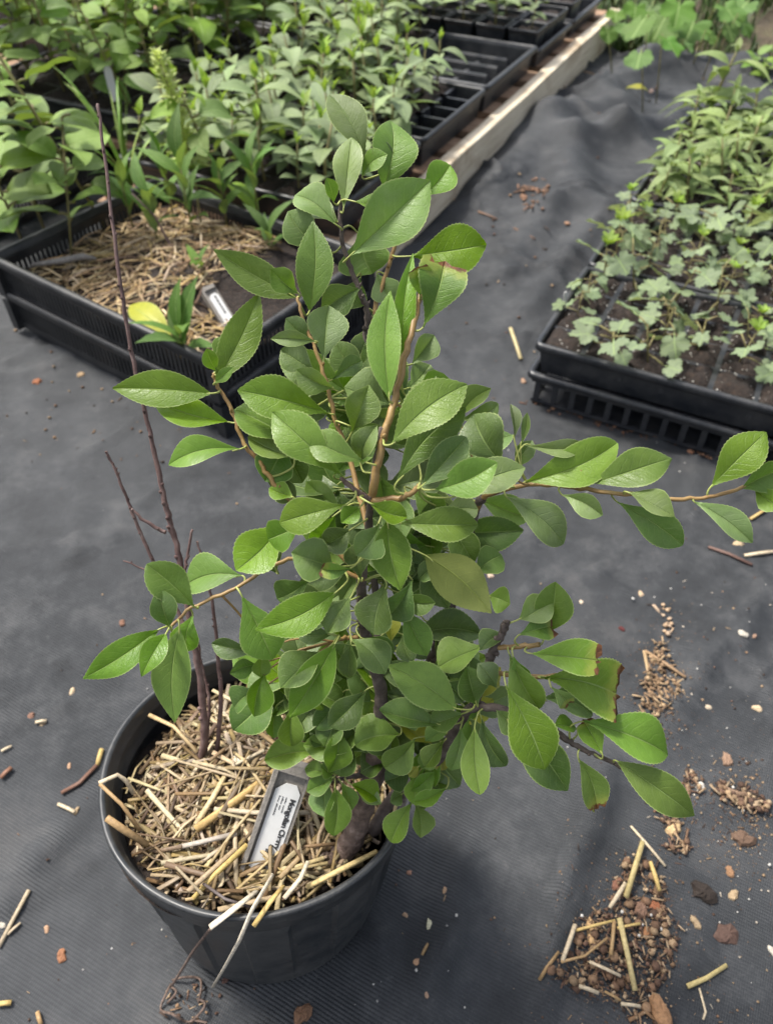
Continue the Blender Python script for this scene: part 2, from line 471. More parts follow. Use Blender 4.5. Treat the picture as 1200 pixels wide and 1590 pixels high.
def gz(x, y):
    x = np.asarray(x, float); y = np.asarray(y, float)
    far = sstep(y, 1.0, 2.2)
    z = vnoise(x * 4 + 3, y * 4 + 9) * (0.006 + 0.014 * far)
    z = z + vnoise(x * 11 + 7, y * 11) * 0.0035 + vnoise(x * 34, y * 34 + 5) * 0.0010
    q = vnoise(x * 5.5 + 31 + vnoise(x * 9, y * 9) * .8, y * 2.6 + x * 1.4 + 7)
    z = z + 0.0115 * np.clip(1 - np.abs(q) * 16, 0, 1) ** 2 * (0.6 + far)
    q = vnoise(x * 3.1 - y * 5 + 2, y * 7 + 40 + vnoise(x * 8 + 4, y * 8) * .7)
    z = z + 0.0085 * np.clip(1 - np.abs(q) * 20, 0, 1) ** 2
    for a, b, w, h in _creases:
        d, t = seg_d(x, y, a, b)
        z = z + 1.7 * h * np.exp(-(d / w) ** 2)
    # flat where things stand
    return z

_hold = []
def gzi(x, y):
    return float(gz(x, y))

def make_ground():
    s = np.arange(-1.4, 3.105, 0.0115)
    w = np.concatenate([np.arange(-2.6, -1.3, 0.03), np.arange(-1.3, 1.3, 0.0115), np.arange(1.3, 3.0, 0.04)])
    S, W = np.meshgrid(s, w, indexing='ij')
    S = S + np.where(S > 2.9, (S - 2.9) / 0.2 * (vnoise(W * 6, 3.3) * 0.10), 0)
    X = E1.x * S + E2.x * W
    Y = E1.y * S + E2.y * W
    Z = gz(X, Y)
    V = np.stack([X, Y, Z], -1).reshape(-1, 3)
    n0, n1 = S.shape
    idx = np.arange(n0 * n1).reshape(n0, n1)
    Fq = np.stack([idx[:-1, :-1], idx[1:, :-1], idx[1:, 1:], idx[:-1, 1:]], -1).reshape(-1, 4)[:, ::-1]
    me = bpy.data.meshes.new("ground_cover_fabric")
    me.from_pydata(V.tolist(), [], Fq.tolist())
    me.polygons.foreach_set('use_smooth', [True] * len(me.polygons))
    me.materials.append(M_FABRIC)
    o = link("ground_cover_fabric", me)
    tag(o, kind='structure')
    mb = MB()
    mb.add([(-60, -60, -0.03), (60, -60, -0.03), (60, 60, -0.03), (-60, 60, -0.03)], [(0, 1, 2, 3)])
    tag(mb.build("ground", M_GROUND), kind='structure')
make_ground()

# ------------------------------------------------------------------ pallets
PB = Vector((0.027, 1.532, 0))       # foot of the pale board, where it leaves the bush
def pw(s, w, z=0.0):
    return PB + E1 * s + E2 * w + Vector((0, 0, z))
DECK = 0.092

def roughbox(mb, a, b, seg, amp, seed, mi=0):
    """a plank: long box cut along x, every ring a little off"""
    r = random.Random(seed)
    x0, y0, z0 = a; x1, y1, z1 = b
    V, F = [], []
    for i in range(seg + 1):
        x = x0 + (x1 - x0) * i / seg
        dy, dz = r.uniform(-amp, amp), r.uniform(-amp, amp)
        c = 0.0018
        for (yy, zz) in ((y0 + c, z0), (y1 - c, z0), (y1, z0 + c), (y1, z1 - c), (y1 - c, z1), (y0 + c, z1), (y0, z1 - c), (y0, z0 + c)):
            V.append((x + (r.uniform(-2, 2) * amp if i in (0, seg) else 0), yy + dy + r.uniform(-amp, amp) * .4, zz + dz + r.uniform(-amp, amp) * .4))
    for i in range(seg):
        for k in range(8):
            k2 = (k + 1) % 8
            F.append((i * 8 + k, (i + 1) * 8 + k, (i + 1) * 8 + k2, i * 8 + k2))
    F.append(tuple(range(8))); F.append(tuple(seg * 8 + k for k in range(7, -1, -1)))
    mb.add(V, F, mi, smooth=False)

def pallet(name, label, s0, s1, w0, w1, pale, seed):
    # local x runs along the board (E1), local y to the left (E2)
    L = s1 - s0
    root = empty(name, pw(s0, w0), math.atan2(E1.y, E1.x), label, 'pallet')
    r = random.Random(seed)
    for k, y in enumerate((0.0, (w1 - w0) / 2 - 0.018, w1 - w0 - 0.036)):
        mb = MB(); roughbox(mb, (0, y, 0.002), (L, y + 0.034, 0.098 if k == 0 else 0.072), 14, 0.0012, seed + k)
        mb.build("side_board" if k != 1 else "middle_board", M_PALE if k == 0 and pale else M_DECK, root)
    x = 0.01
    while x < L - 0.08:
        wd = r.uniform(0.075, 0.10)
        mb = MB(); roughbox(mb, (0, 0, 0), (w1 - w0 - 0.05 + r.uniform(-.012, .008), wd, 0.018), 8, 0.0012, seed + int(x * 1000))
        M = Matrix.Translation((x + wd, 0.036 + r.uniform(0, 0.006), 0.0735)) @ Matrix.Rotation(math.pi / 2, 4, 'Z')
        mb.build("deck_plank", M_DECK, root, M)
        x += wd + r.uniform(0.03, 0.055)
    return root
pallet("wooden_pallet", "wooden pallet with a long pale weathered side board, carrying the left-hand trays", -0.20, 1.67, 0.0, 0.63, True, 3)
pallet("wooden_pallet", "brown wooden pallet in the far left corner under the leafy trays", 0.02, 1.70, 0.66, 1.60, False, 40)

# ------------------------------------------------------------------ trays
def rim_ring(mb, x0, y0, x1, y1, z, lip=0.010, drop=0.012, r=0.014, mi=0):
    """rolled lip of a tray with rounded corners"""
    def loop(off, zz):
        out = []
        for (cx, cy, a0) in ((x1 - r, y0 + r, -90), (x1 - r, y1 - r, 0), (x0 + r, y1 - r, 90), (x0 + r, y0 + r, 180)):
            for k in range(5):
                a = math.radians(a0 + 90 * k / 4)
                out.append((cx + (r + off) * math.cos(a), cy + (r + off) * math.sin(a), zz))
        return out
    loops = [loop(-lip, z - drop * 1.6), loop(-lip, z - 0.002), loop(-lip * .75, z), loop(-lip * .2, z), loop(0, z - 0.003), loop(0, z - drop), loop(-0.002, z - drop)]
    V = [p for l in loops for p in l]
    F = []
    n = 20
    for i in range(len(loops) - 1):
        for k in range(n):
            F.append((i * n + k, i * n + (k + 1) % n, (i + 1) * n + (k + 1) % n, (i + 1) * n + k))
    F = [f[::-1] for f in F]
    mb.add(V, F, mi, smooth=True)

def wall_shell(mb, x0, y0, x1, y1, z0, z1, tap, th=0.002, mi=0):
    """four tapered walls and a floor, open at the top, with thickness"""
    def q(i, z):
        t = tap * (z1 - z) / (z1 - z0) + i
        return [(x0 + t, y0 + t, z), (x1 - t, y0 + t, z), (x1 - t, y1 - t, z), (x0 + t, y1 - t, z)]
    V = q(0, z0) + q(0, z1) + q(th, z1) + q(th, z0 + th)
    F = [(0, 3, 2, 1), (12, 13, 14, 15)]
    for k in range(4):
        k2 = (k + 1) % 4
        F += [(k, k2, 4 + k2, 4 + k), (4 + k, 4 + k2, 8 + k2, 8 + k), (8 + k, 8 + k2, 12 + k2, 12 + k)]
    mb.add(V, F, mi, smooth=False)

def soil_patch_mesh(name, sx, sy, seed, n=8, amp=0.006):
    r = np.random.default_rng(seed)
    mb = MB()
    V = []
    for j in range(n + 1):
        for i in range(n + 1):
            e = min(i, j, n - i, n - j)
            V.append((sx * (i / n - .5), sy * (j / n - .5), (r.uniform(-amp, amp) if e else -0.004) + 0.003 * min(e, 2)))
    F = [(j * (n + 1) + i, j * (n + 1) + i + 1, (j + 1) * (n + 1) + i + 1, (j + 1) * (n + 1) + i) for j in range(n) for i in range(n)]
    mb.add(V, F)
    return mb.mesh(name, M_SOIL)

def pebble(mb, p, r, rr, col=None, sq=0.8):
    V = []
    for d in ((1, 0, 0), (-1, 0, 0), (0, 1, 0), (0, -1, 0), (0, 0, 1), (0, 0, -1), (.58, .58, .58), (-.58, .58, .58), (.58, -.58, .58), (-.58, -.58, .58)):
        k = r * rr.uniform(0.75, 1.25)
        V.append((p[0] + d[0] * k, p[1] + d[1] * k, p[2] + d[2] * k * sq))
    F = [(4, 6, 7), (4, 7, 9), (4, 9, 8), (4, 8, 6), (6, 0, 2), (6, 2, 7), (7, 2, 1), (7, 1, 9), (9, 1, 3), (9, 3, 8), (8, 3, 0), (8, 0, 6), (0, 5, 2), (2, 5, 1), (1, 5, 3), (3, 5, 0)]
    mb.add(V, F, 0, col)

SOILM = {}
def cell_tray(label, loc, dx, dy, nx, ny, height, x_right=False, soil=None, perl=True, name="plug_tray", seed=1):
    """plug tray: rolled rim, tapered walls, a web between cells, a soil plug in each cell. Returns (root, list of cell centres)"""
    root = empty(name, loc, RZ, label, 'plant tray')
    x0 = -dx if x_right else 0.0
    x1 = x0 + dx
    mb = MB(); rim_ring(mb, x0, 0, x1, dy, height)
    mb.build("rim", M_TRAY, root)
    mb = MB(); wall_shell(mb, x0 + .008, .008, x1 - .008, dy - .008, 0.0, height - .006, .008)
    mb.build("tray_body", M_TRAY, root)
    mb = MB()
    cx, cy = (dx - 0.02) / nx, (dy - 0.02) / ny
    for i in range(1, nx):
        x = x0 + 0.01 + i * cx
        mb.box((x - .004, .011, height - .034), (x + .004, dy - .011, height - .0080))
    for j in range(1, ny):
        y = .01 + j * cy
        mb.box((x0 + .011, y - .004, height - .035), (x1 - .011, y + .004, height - .0085))
    mb.build("cell_web", M_TRAY, root)
    rr = random.Random(seed)
    key = (round(cx, 4), round(cy, 4))
    if key not in SOILM:
        SOILM[key] = [soil_patch_mesh("soil_plug", cx - .003, cy - .003, 100 + k) for k in range(5)]
    cells = []
    pm = MB()
    for j in range(ny):
        for i in range(nx):
            X, Y = x0 + .01 + (i + .5) * cx, .01 + (j + .5) * cy
            cells.append((i, j, X, Y, height - .009))
            if soil is None or soil(i, j):
                link("soil_plug", rr.choice(SOILM[key]), root, Matrix.Translation((X, Y, height - .0075)) @ Matrix.Rotation(rr.choice((0, math.pi)), 4, 'Z'))
                if perl:
                    for _ in range(26):
                        pebble(pm, (X + rr.uniform(-.45, .45) * cx, Y + rr.uniform(-.45, .45) * cy, height - .0055 + rr.uniform(0, .003)), rr.choice((.0006, .0008, .0011, .0016)), rr)
    if pm.v:
        tag(pm.build("perlite_grains", M_PERL, root), kind='stuff')
    return root, cells

# ------------------------------------------------------------------ leaves
def blade(L, W, nu=8, nv=2, fold=0.3, curl=0.1, sway=0.0, shape='oval', teeth=0, tooth=0.02, wave=0.0, wph=0.0, cut=1.0, rr=None, pe=1.22, blunt=1.0, bend=0.0):
    """vertices, faces, uvs of a leaf along +x, upper side +z, base at the origin"""
    V, F, UV = [], [], []
    def half(u):
        if shape == 'obov':
            a = math.sin(math.pi * u ** pe) ** (1.0 if u ** pe < .5 else blunt)
            a *= 0.92 + 0.14 * u
            if u > .86: a = a * (1 - ((u - .86) / .14) ** 2 * 0.15)
            return a
        if shape == 'lance':
            return math.sin(math.pi * u ** 0.78) ** 1.05
        if shape == 'round':
            return math.sin(math.pi * u ** 0.80) ** 0.62
        if shape == 'heart':
            return math.sin(math.pi * max(u, 1e-6) ** 0.55) ** 0.75
        return math.sin(math.pi * u ** 0.94) ** 0.98
    for i in range(nu + 1):
        u0 = i / nu
        u = u0 * cut
        h = max(half(min(max(u, 0.0), 1.0)), 0.0) if 0 < u < 1 else 0.0
        if i == 0: h = 0.03
        if i == nu and cut >= 1: h = 0.012
        serr = 0.0
        if teeth and 0 < i < nu:
            serr = tooth * (1.0 if i % 2 else -0.35)
        for j in range(-nv, nv + 1):
            s = math.copysign({4: (0, .07, .38, .72, 1), 3: (0, .08, .55, 1)}.get(nv, [q / nv for q in range(nv + 1)])[abs(j)], j)
            hw = W * 0.5 * (h + (serr if abs(j) == nv else 0.0))
            jag = 0.0
            if cut < 1 and i >= nu - 1 and rr is not None:
                jag = rr.uniform(-0.09, 0.06) * L * (1 if i == nu else .4)
            y = s * hw + sway * L * math.sin(math.pi * u0)
            x = u0 * L + jag + (serr * 0.3 * L * .1 if abs(j) == nv else 0)
            a = abs(s) * hw
            z = fold * a - 0.35 * fold * a * abs(s) + curl * L * 4 * u0 * (1 - u0) - bend * L * u0 * u0
            z += wave * W * abs(s) * math.sin(u0 * 9 + wph + (1.7 if s > 0 else 0)) + wave * 0.4 * W * math.sin(u0 * 5 + wph * 2 + s * 2.0)
            V.append((x, y, z)); UV.append((u0, s * .5 + .5))
    n = 2 * nv + 1
    for i in range(nu):
        for j in range(n - 1):
            F.append((i * n + j, (i + 1) * n + j, (i + 1) * n + j + 1, i * n + j + 1))
    return V, F, UV

def lobed_blade(R, seed=0, deep=0.36, fold=0.16):
    """maple-like leaf, base at the origin, pointing along +x"""
    r = random.Random(seed)
    V, UV = [(0.0, 0.0, 0.0), (0.38 * R, 0, 0.01 * R)], [(0.0, .5), (0.4, .5)]
    n = 44
    ring = []
    for k in range(n + 1):
        a = -1 + 2 * k / n
        th = a * math.radians(158)
        lob = max(math.cos((th - c) * 90 / w) if abs(th - c) * 90 / w < math.pi / 2 else 0 for c, w in ((0, 38), (.95, 34), (-.95, 34), (2.0, 34), (-2.0, 34)) if True) if False else 0
        lob = 0
        for c, wdt, amp in ((0, .48, 1.0), (.98, .46, .86), (-.98, .46, .86), (2.05, .42, .62), (-2.05, .42, .62)):
            d = abs(th - c) / wdt
            if d < 1: lob = max(lob, amp * (1 - d ** 1.6))
        rad = R * .62 * ((1 - deep) * (0.80 if abs(th) < 1.6 else .62) + deep * lob * 1.25) * (1 + 0.07 * (1 if k % 2 else -1))
        if k in (0, n): rad = R * .10
        x, y = .38 * R + rad * math.cos(th), rad * math.sin(th)
        rr_ = math.hypot(x - .38 * R, y)
        z = fold * abs(y) - 0.25 * (rr_ / R) ** 2 * R * .9 + 0.035 * R * math.sin(th * 5 + seed)
        V.append((x, y, z)); UV.append((min(1, max(0, x / R)), .5 + .5 * y / (R * .62)))
    F = [(1, 2 + k, 3 + k) for k in range(n)] + [(1, 2 + n, 0), (1, 0, 2)]
    return V, F, UV

def mesh_of(vfu, name, mat, extra=None):
    mb = MB()
    mb.add(vfu[0], vfu[1], 0, uv=vfu[2])
    if extra: extra(mb)
    return mb.mesh(name, [mat, M_PETI])

def leaf_set(fn, mat, n, name="leaf", peti=0.0):
    out = []
    for k in range(n):
        vfu = fn(random.Random(k * 31 + 5), k)
        if peti:
            V = [(x + peti, y, z) for x, y, z in vfu[0]]
            vfu = (V, vfu[1], vfu[2])
            out.append(mesh_of(vfu, name, mat, lambda mb: mb.tube([(0, 0, 0), (peti * .5, 0, peti * .06), (peti * 1.03, 0, 0)], [.0011, .0009, .0008], 4, 1)))
        else:
            out.append(mesh_of(vfu, name, mat))
    return out

L_SAGE = leaf_set(lambda r, k: blade(1.0, r.uniform(.44, .56), 9, 2, r.uniform(.15, .5), r.uniform(.0, .12), r.uniform(-.04, .04), 'oval', bend=r.uniform(0, .3)), M_SAGE, 8)
L_LIME = leaf_set(lambda r, k: blade(1.0, r.uniform(.32, .45), 7, 1, .5, .1, 0, 'lance'), M_LIME, 4)
L_CURR = leaf_set(lambda r, k: lobed_blade(1.0, k, r.uniform(.14, .26), r.uniform(.05, .3)), M_CURR, 8)
L_CURRL = leaf_set(lambda r, k: lobed_blade(1.0, k + 20, .45, .4), M_LIME, 4)
L_SLEN = leaf_set(lambda r, k: blade(1.0, r.uniform(.28, .40), 10, 2, r.uniform(.3, .6), r.uniform(.04, .14), r.uniform(-.05, .05), 'lance', bend=r.uniform(.1, .45), wave=.04), M_SLEN, 8)
L_BROAD = leaf_set(lambda r, k: blade(1.0, r.uniform(.55, .72), 10, 2, r.uniform(.1, .4), r.uniform(-.02, .12), r.uniform(-.04, .04), 'round', bend=r.uniform(0, .35), wave=.05), M_BROAD, 8)
L_WEED = leaf_set(lambda r, k: blade(1.0, r.uniform(.24, .34), 9, 1, .4, .06, r.uniform(-.06, .06), 'lance', bend=r.uniform(0, .3), teeth=1, tooth=.06), M_VINE, 5)

def leaf_matrix(p, az, el, size, roll=0.0):
    return Matrix.Translation(p) @ Matrix.Rotation(az, 4, 'Z') @ Matrix.Rotation(-el, 4, 'Y') @ Matrix.Rotation(roll, 4, 'X') @ Matrix.Scale(size, 4)

def seedling_spec(kind, r):
    """[(mesh, matrix)], stem points"""
    items = []
    stem = []
    if kind == 'oval':
        H = r.uniform(.05, .085)
        lean = Vector((r.uniform(-.2, .2), r.uniform(-.2, .2), 1)).normalized()
        nodes = r.choice((4, 5, 5))
        a0 = r.uniform(0, 6.28)
        for k in range(nodes):
            z = H * (0.28 + .72 * k / (nodes - 1))
            p = lean * z
            for sd in (0, 1):
                az = a0 + k * math.pi / 2 + sd * math.pi + r.uniform(-.35, .35)
                if k == nodes - 1:
                    items.append((r.choice(L_LIME), leaf_matrix(p, az, r.uniform(.6, 1.2), r.uniform(.016, .026), r.uniform(-.3, .3))))
                else:
                    items.append((r.choice(L_SAGE), leaf_matrix(p, az, r.uniform(-.1, .5), r.uniform(.033, .048) * (1.0 if k else .75), r.uniform(-.4, .4))))
        items.append((r.choice(L_LIME), leaf_matrix(lean * H, a0, 1.4, .016)))
        stem = [Vector((0, 0, -.006)), lean * H * .5 + Vector((r.uniform(-.004, .004), r.uniform(-.004, .004), 0)), lean * H]
    elif kind == 'lobed':
        H = r.uniform(.018, .070)
        lean = Vector((r.uniform(-.3, .3), r.uniform(-.3, .3), 1)).normalized()
        n = r.choice((4, 5, 6, 7))
        a0 = r.uniform(0, 6.28)
        for k in range(n):
            p = lean * H * (0.3 + .7 * k / (n - 1))
            az = a0 + k * 2.4 + r.uniform(-.3, .3)
            el = r.uniform(-.15, .55)
            # petiole carries the blade outwards
            pl = r.uniform(.010, .026)
            d = Vector((math.cos(az) * math.cos(el), math.sin(az) * math.cos(el), math.sin(el)))
            stem.append((p, p + d * pl))
            items.append((r.choice(L_CURR), leaf_matrix(p + d * pl, az, r.uniform(-.75, .5), r.uniform(.020, .042), r.uniform(-.8, .8))))
        if r.random() < .7:
            for q in range(r.choice((3, 4, 5))):
                items.append((r.choice(L_CURRL), leaf_matrix(lean * H * 1.12, a0 + q * 1.7, r.uniform(.4, 1.2), r.uniform(.013, .024))))
        stem.append((Vector((0, 0, -.006)), lean * H * 1.05))
    elif kind == 'slender':
        H = r.uniform(.035, .075)
        lean = Vector((r.uniform(-.3, .3), r.uniform(-.3, .3), 1)).normalized()
        nodes = r.choice((4, 5, 6))
        a0 = r.uniform(0, 6.28)
        for k in range(nodes):
            p = lean * H * (0.22 + .78 * k / (nodes - 1))
            for sd in (0, 1):
                az = a0 + k * 1.5 + sd * math.pi + r.uniform(-.4, .4)
                top = k == nodes - 1
                items.append((r.choice(L_SLEN), leaf_matrix(p, az, r.uniform(.4, 1.1) if top else r.uniform(-.1, .6), r.uniform(.016, .026) if top else r.uniform(.032, .050), r.uniform(-.4, .4))))
        stem = [Vector((0, 0, -.006)), lean * H * .5, lean * H]
    elif kind == 'broad':
        H = r.uniform(.09, .16)
        lean = Vector((r.uniform(-.3, .3), r.uniform(-.3, .3), 1)).normalized()
        n = r.choice((9, 11, 13))
        a0 = r.uniform(0, 6.28)
        for k in range(n):
            p = lean * H * (0.25 + .75 * k / (n - 1))
            az = a0 + k * 2.39 + r.uniform(-.3, .3)
            el = r.uniform(-.2, .6)
            items.append((r.choice(L_BROAD), leaf_matrix(p + Vector((math.cos(az), math.sin(az), .3)) * .008, az, el, r.uniform(.034, .056) * (1 if k < n - 2 else .6), r.uniform(-.5, .5))))
            stem.append((p, p + Vector((math.cos(az), math.sin(az), .3)) * .009))
        stem.append((Vector((0, 0, -.006)), lean * H))
    mb = MB()
    if stem and isinstance(stem[0], tuple):
        for a, b in stem:
            mb.tube([a, (a + b) / 2 + Vector((0, 0, .001)), b], .0010 if kind == 'lobed' else .0013, 4)
    else:
        mb.tube(stem, [.0017, .0014, .001], 5)
    return items, mb.mesh("stem", M_SSTEM)

SPECS = {k: [seedling_spec(k, random.Random(s * 7 + 3)) for s in range(8)] for k in ('oval', 'lobed', 'slender', 'broad')}

def seedling(kind, loc, r, label, group, scale=1.0, name=None):
    items, stem = r.choice(SPECS[kind])
    root = empty(name or {'oval': 'oval_leaf_seedling', 'lobed': 'lobed_leaf_seedling', 'slender': 'slender_leaf_seedling', 'broad': 'broad_leaf_seedling'}[kind], loc, r.uniform(0, 6.28), label, 'seedling', group)
    s = scale * r.uniform(.74, 1.22)
    root.scale = (s, s, s)
    link("stem", stem, root)
    for me, M in items:
        link("leaf", me, root, M)
    return root

ORD = ["first", "second", "third", "fourth", "fifth", "sixth", "seventh", "eighth", "ninth", "tenth", "eleventh", "twelfth"]

def in_view(p, pad=60):
    q = Vector(p) - CAMP
    z = q.dot(_F)
    if z < .05: return False
    x, y = 600 + FPX * q.dot(_R) / z, 795 + FPX * q.dot(_D) / z
    return -pad < x < 1200 + pad and -pad < y < 1590 + pad

# ---- right-hand block of plug trays on a web tray
RC = at(828, 533, 0.12); RC.z = 0
def rloc(sx, sy, z):
    return Vector((RC.x, RC.y, 0)) - E2 * sx + E1 * sy + Vector((0, 0, z))

def web_tray(loc, dx, dy, h, label):
    root = empty("slotted_carrier_tray", loc, RZ, label, 'carrier tray')
    mb = MB()
    rim_ring(mb, 0, 0, dx, dy, h, lip=.012, drop=.010)
    mb.build("rim", M_TRAY, root)
    mb = MB()
    mb.box((.012, .012, 0), (dx - .012, .020, .006)); mb.box((.012, dy - .020, 0), (dx - .012, dy - .012, .006))
    mb.box((.012, .0205, .0005), (.020, dy - .0205, .0065)); mb.box((dx - .020, .0205, .0005), (dx - .012, dy - .0205, .0065))
    mb.box((.0205, .0205, .001), (dx - .0205, dy - .0205, .003))
    mb.box((.009, .009, h - .020), (dx - .009, .014, h - .0105))
    mb.box((.009, .0145, h - .020), (.014, dy - .009, h - .0105))
    mb.build("base_frame", M_TRAY, root)
    n = int(dx / .031)
    bm_ = MB().box((-.0045, 0, .0065), (.0045, .006, h - .0205)).mesh("side_bar", M_TRAY)
    for i in range(n + 1):
        link("side_bar", bm_, root, Matrix.Translation((.02 + (dx - .04) * i / n, .012, 0)))
    n = int(dy / .031)
    for i in range(1, n + 1):
        link("side_bar", bm_, root, Matrix.Translation((.018, .02 + (dy - .04) * i / n, 0)) @ Matrix.Rotation(math.pi / 2, 4, 'Z'))
    return root
web_tray(rloc(-.004, -.004, .004), .55, .565, .062, "black carrier tray with square side slots under the two nearest right-hand plug trays")
web_tray(rloc(-.004, .575, .004), .55, .565, .062, "black carrier tray with square side slots under the two farthest right-hand plug trays")

RT = [(0.0, 'lobed', "black plug tray of lobed seedlings nearest the lens on the right"),
      (.282, 'lobed', "black plug tray of crowded lobed seedlings, second from the front on the right"),
      (.575, 'slender', "black plug tray of slender seedlings, third from the front on the right"),
      (.857, 'slender', "black plug tray of slender seedlings, farthest on the right")]
TN = ["nearest", "second", "third", "farthest"]
for q, (sy, kind, lab) in enumerate(RT):
    root, cells = cell_tray(lab, rloc(0, sy, .062), .54, .275, 8, 4, .058, seed=q + 5)
    r = random.Random(60 + q)
    M = Matrix.Translation(root.location) @ Matrix.Rotation(RZ, 4, 'Z')
    for (i, j, X, Y, Z) in cells:
        p = M @ Vector((X + r.uniform(-.008, .008), Y + r.uniform(-.008, .008), Z))
        if not in_view(p, 45): continue
        if q == 0 and r.random() < (.30 if j < 2 else .15): continue
        tall = 1.35 if (q == 3 and j >= 2) else 1.0
        if q == 0 and j == 0: tall = .92
        seedling(kind, p, r, f"{'lobed' if kind == 'lobed' else 'slender'} seedling, {ORD[i]} plug from left in {'front' if j == 0 else ORD[j]} row of {TN[q]} right-hand tray",
                 f"{kind} seedlings in the right-hand trays", tall * (1.25 if kind == 'lobed' else 1.4))

# ---- trays on the pallet
ZT = DECK + 0.001
def ptray(label, s0, s1, nx, ny, w=.046, length=.54, soil=None, perl=False, name="plug_tray", seed=1, h=.066):
    return cell_tray(label, pw(s0, w, ZT), length, s1 - s0, nx, ny, h, x_right=True, soil=soil, perl=perl, name=name, seed=seed)

PT = [(-.160, .205, 7, 5, "black plug tray full of oval-leaved seedlings at the front end of the pallet", "front tray on the pallet", lambda i, j: True),
      (.215, .575, 7, 5, "black plug tray with oval-leaved seedlings and empty cells at its right end", "half-empty tray on the pallet", lambda i, j: i < 6)]
for q, (s0, s1, nx, ny, lab, nm, soil) in enumerate(PT):
    root, cells = ptray(lab, s0, s1, nx, ny, soil=soil, seed=20 + q)
    r = random.Random(90 + q)
    M = Matrix.Translation(root.location) @ Matrix.Rotation(RZ, 4, 'Z')
    posts = MB()
    for (i, j, X, Y, Z) in cells:
        p = M @ Vector((X + r.uniform(-.008, .008), Y + r.uniform(-.008, .008), Z))
        if soil(i, j) and in_view(p, 70):
            seedling('oval', p, r, f"oval-leaved seedling, {ORD[i]} column from left in {'front' if j == 0 else ORD[j]} row of {nm}", "oval-leaved seedlings on the pallet", 1.75)
        if not soil(i, j):
            for a, b in ((-.5, -.5), (.5, -.5), (-.5, .5), (.5, .5)):
                cx, cy = .52 / nx, (s1 - s0 - .02) / ny
                posts.box((X + a * cx - .009, Y + b * cy - .009, .004), (X + a * cx + .009, Y + b * cy + .009, Z + .003), taper=-.004) if abs(X + a * cx + .27) < .25 and .02 < Y + b * cy < (s1 - s0) - .02 else None
    if posts.v: posts.build("cell_post", M_TRAY, root)

# the empty tray with long dividers
def ridge_tray(label, s0, s1, w=.046, L=.54, h=.066):
    root = empty("divider_tray", pw(s0, w, ZT), RZ, label, 'plant tray')
    d = s1 - s0
    mb = MB(); rim_ring(mb, -L, 0, 0, d, h, lip=.013); mb.build("rim", M_TRAY, root)
    mb = MB(); wall_shell(mb, -L + .010, .010, -.010, d - .010, 0, h - .006, .008); mb.build("tray_body", M_TRAY, root)
    for k in range(4):
        y = d * (k + 1) / 5
        mb = MB()
        P = []
        for (yy, zz) in ((-.014, .003), (-.007, h - .026), (-.004, h - .022), (.004, h - .022), (.007, h - .026), (.014, .003)):
            P.append((yy, zz))
        xs = (-L + .05, -.062, -.052)
        V = []
        for n, x in enumerate(xs):
            for yy, zz in P:
                V.append((x, y + yy, zz if n < 2 else .003 + (zz - .003) * .15))
        F = []
        for n in range(2):
            for m in range(5):
                F.append((n * 6 + m, n * 6 + m + 1, (n + 1) * 6 + m + 1, (n + 1) * 6 + m))
        F = [f[::-1] for f in F] + [(0, 1, 2, 3, 4, 5), (17, 16, 15, 14, 13, 12)]
        mb.add(V, F, smooth=False)
        for x in [q for q in (-.14, -.23, -.32, -.41) if q > -L + .03]:
            mb.box((x - .006, y - d / 10, .003), (x + .006, y - .0145, h - .034))
        mb.build("divider", M_TRAY, root)
    return root
ridge_tray("empty black tray with long ridged dividers beside the pale board", .585, .955, L=.29)
def more_trays(specs):
    for q, (s0, s1, w, ln, nx, ny, kind, sc, nm) in enumerate(specs):
        root, cells = ptray(f"black plug tray of crowded seedlings, {nm}", s0, s1, nx, ny, w=w, length=ln, seed=120 + q)
        r = random.Random(400 + q)
        M = Matrix.Translation(root.location) @ Matrix.Rotation(RZ, 4, 'Z')
        for (i, j, X, Y, Z) in cells:
            p = M @ Vector((X + r.uniform(-.01, .01), Y + r.uniform(-.01, .01), Z))
            if in_view(p, 70):
                seedling(kind, p, r, f"{kind}-leaved seedling, {ORD[i]} column, {'front' if j == 0 else ORD[j]} row, tray {nm}", "seedlings in the back trays", sc)
more_trays([(.585, .955, .35, .235, 3, 5, 'oval', 1.8, "left of the ridged empty tray"), (.79, 1.15, .68, .54, 6, 4, 'oval', 1.8, "behind the middle far-left tray"),
            (1.17, 1.53, .68, .54, 6, 4, 'broad', 1.6, "at the very back left")])

# tray of square pots
def square_pot(loc, s, h, r, label):
    root = empty("square_pot", loc, RZ + r.uniform(-.03, .03), label, 'pot', "square black pots in the tray behind the empty one")
    mb = MB(); wall_shell(mb, -s / 2, -s / 2, s / 2, s / 2, 0, h, .010, th=.0018); 
    mb.build("pot_body", M_TRAY, root)
    mb = MB(); rim_ring(mb, -s / 2 - .002, -s / 2 - .002, s / 2 + .002, s / 2 + .002, h + .002, lip=.004, drop=.010, r=.006); mb.build("rim", M_TRAY, root)
    key = ('sq', round(s, 3))
    if key not in SOILM: SOILM[key] = [soil_patch_mesh("soil", s - .006, s - .006, 300 + k, 8, .005) for k in range(3)]
    link("soil", r.choice(SOILM[key]), root, Matrix.Translation((0, 0, h - .014)))
    return root
def tray_plain(label, s0, s1, w=.046, L=.54, h=.05):
    root = empty("flat_tray", pw(s0, w, ZT), RZ, label, 'plant tray')
    d = s1 - s0
    mb = MB(); rim_ring(mb, -L, 0, 0, d, h, lip=.013); mb.build("rim", M_TRAY, root)
    mb = MB(); wall_shell(mb, -L + .010, .010, -.010, d - .010, 0, h - .006, .006); mb.build("tray_body", M_TRAY, root)
    return root
tray_plain("black flat tray holding square pots, third from the front by the pale board", .975, 1.275)
tray_plain("black flat tray at the far end of the pale board", 1.295, 1.60)
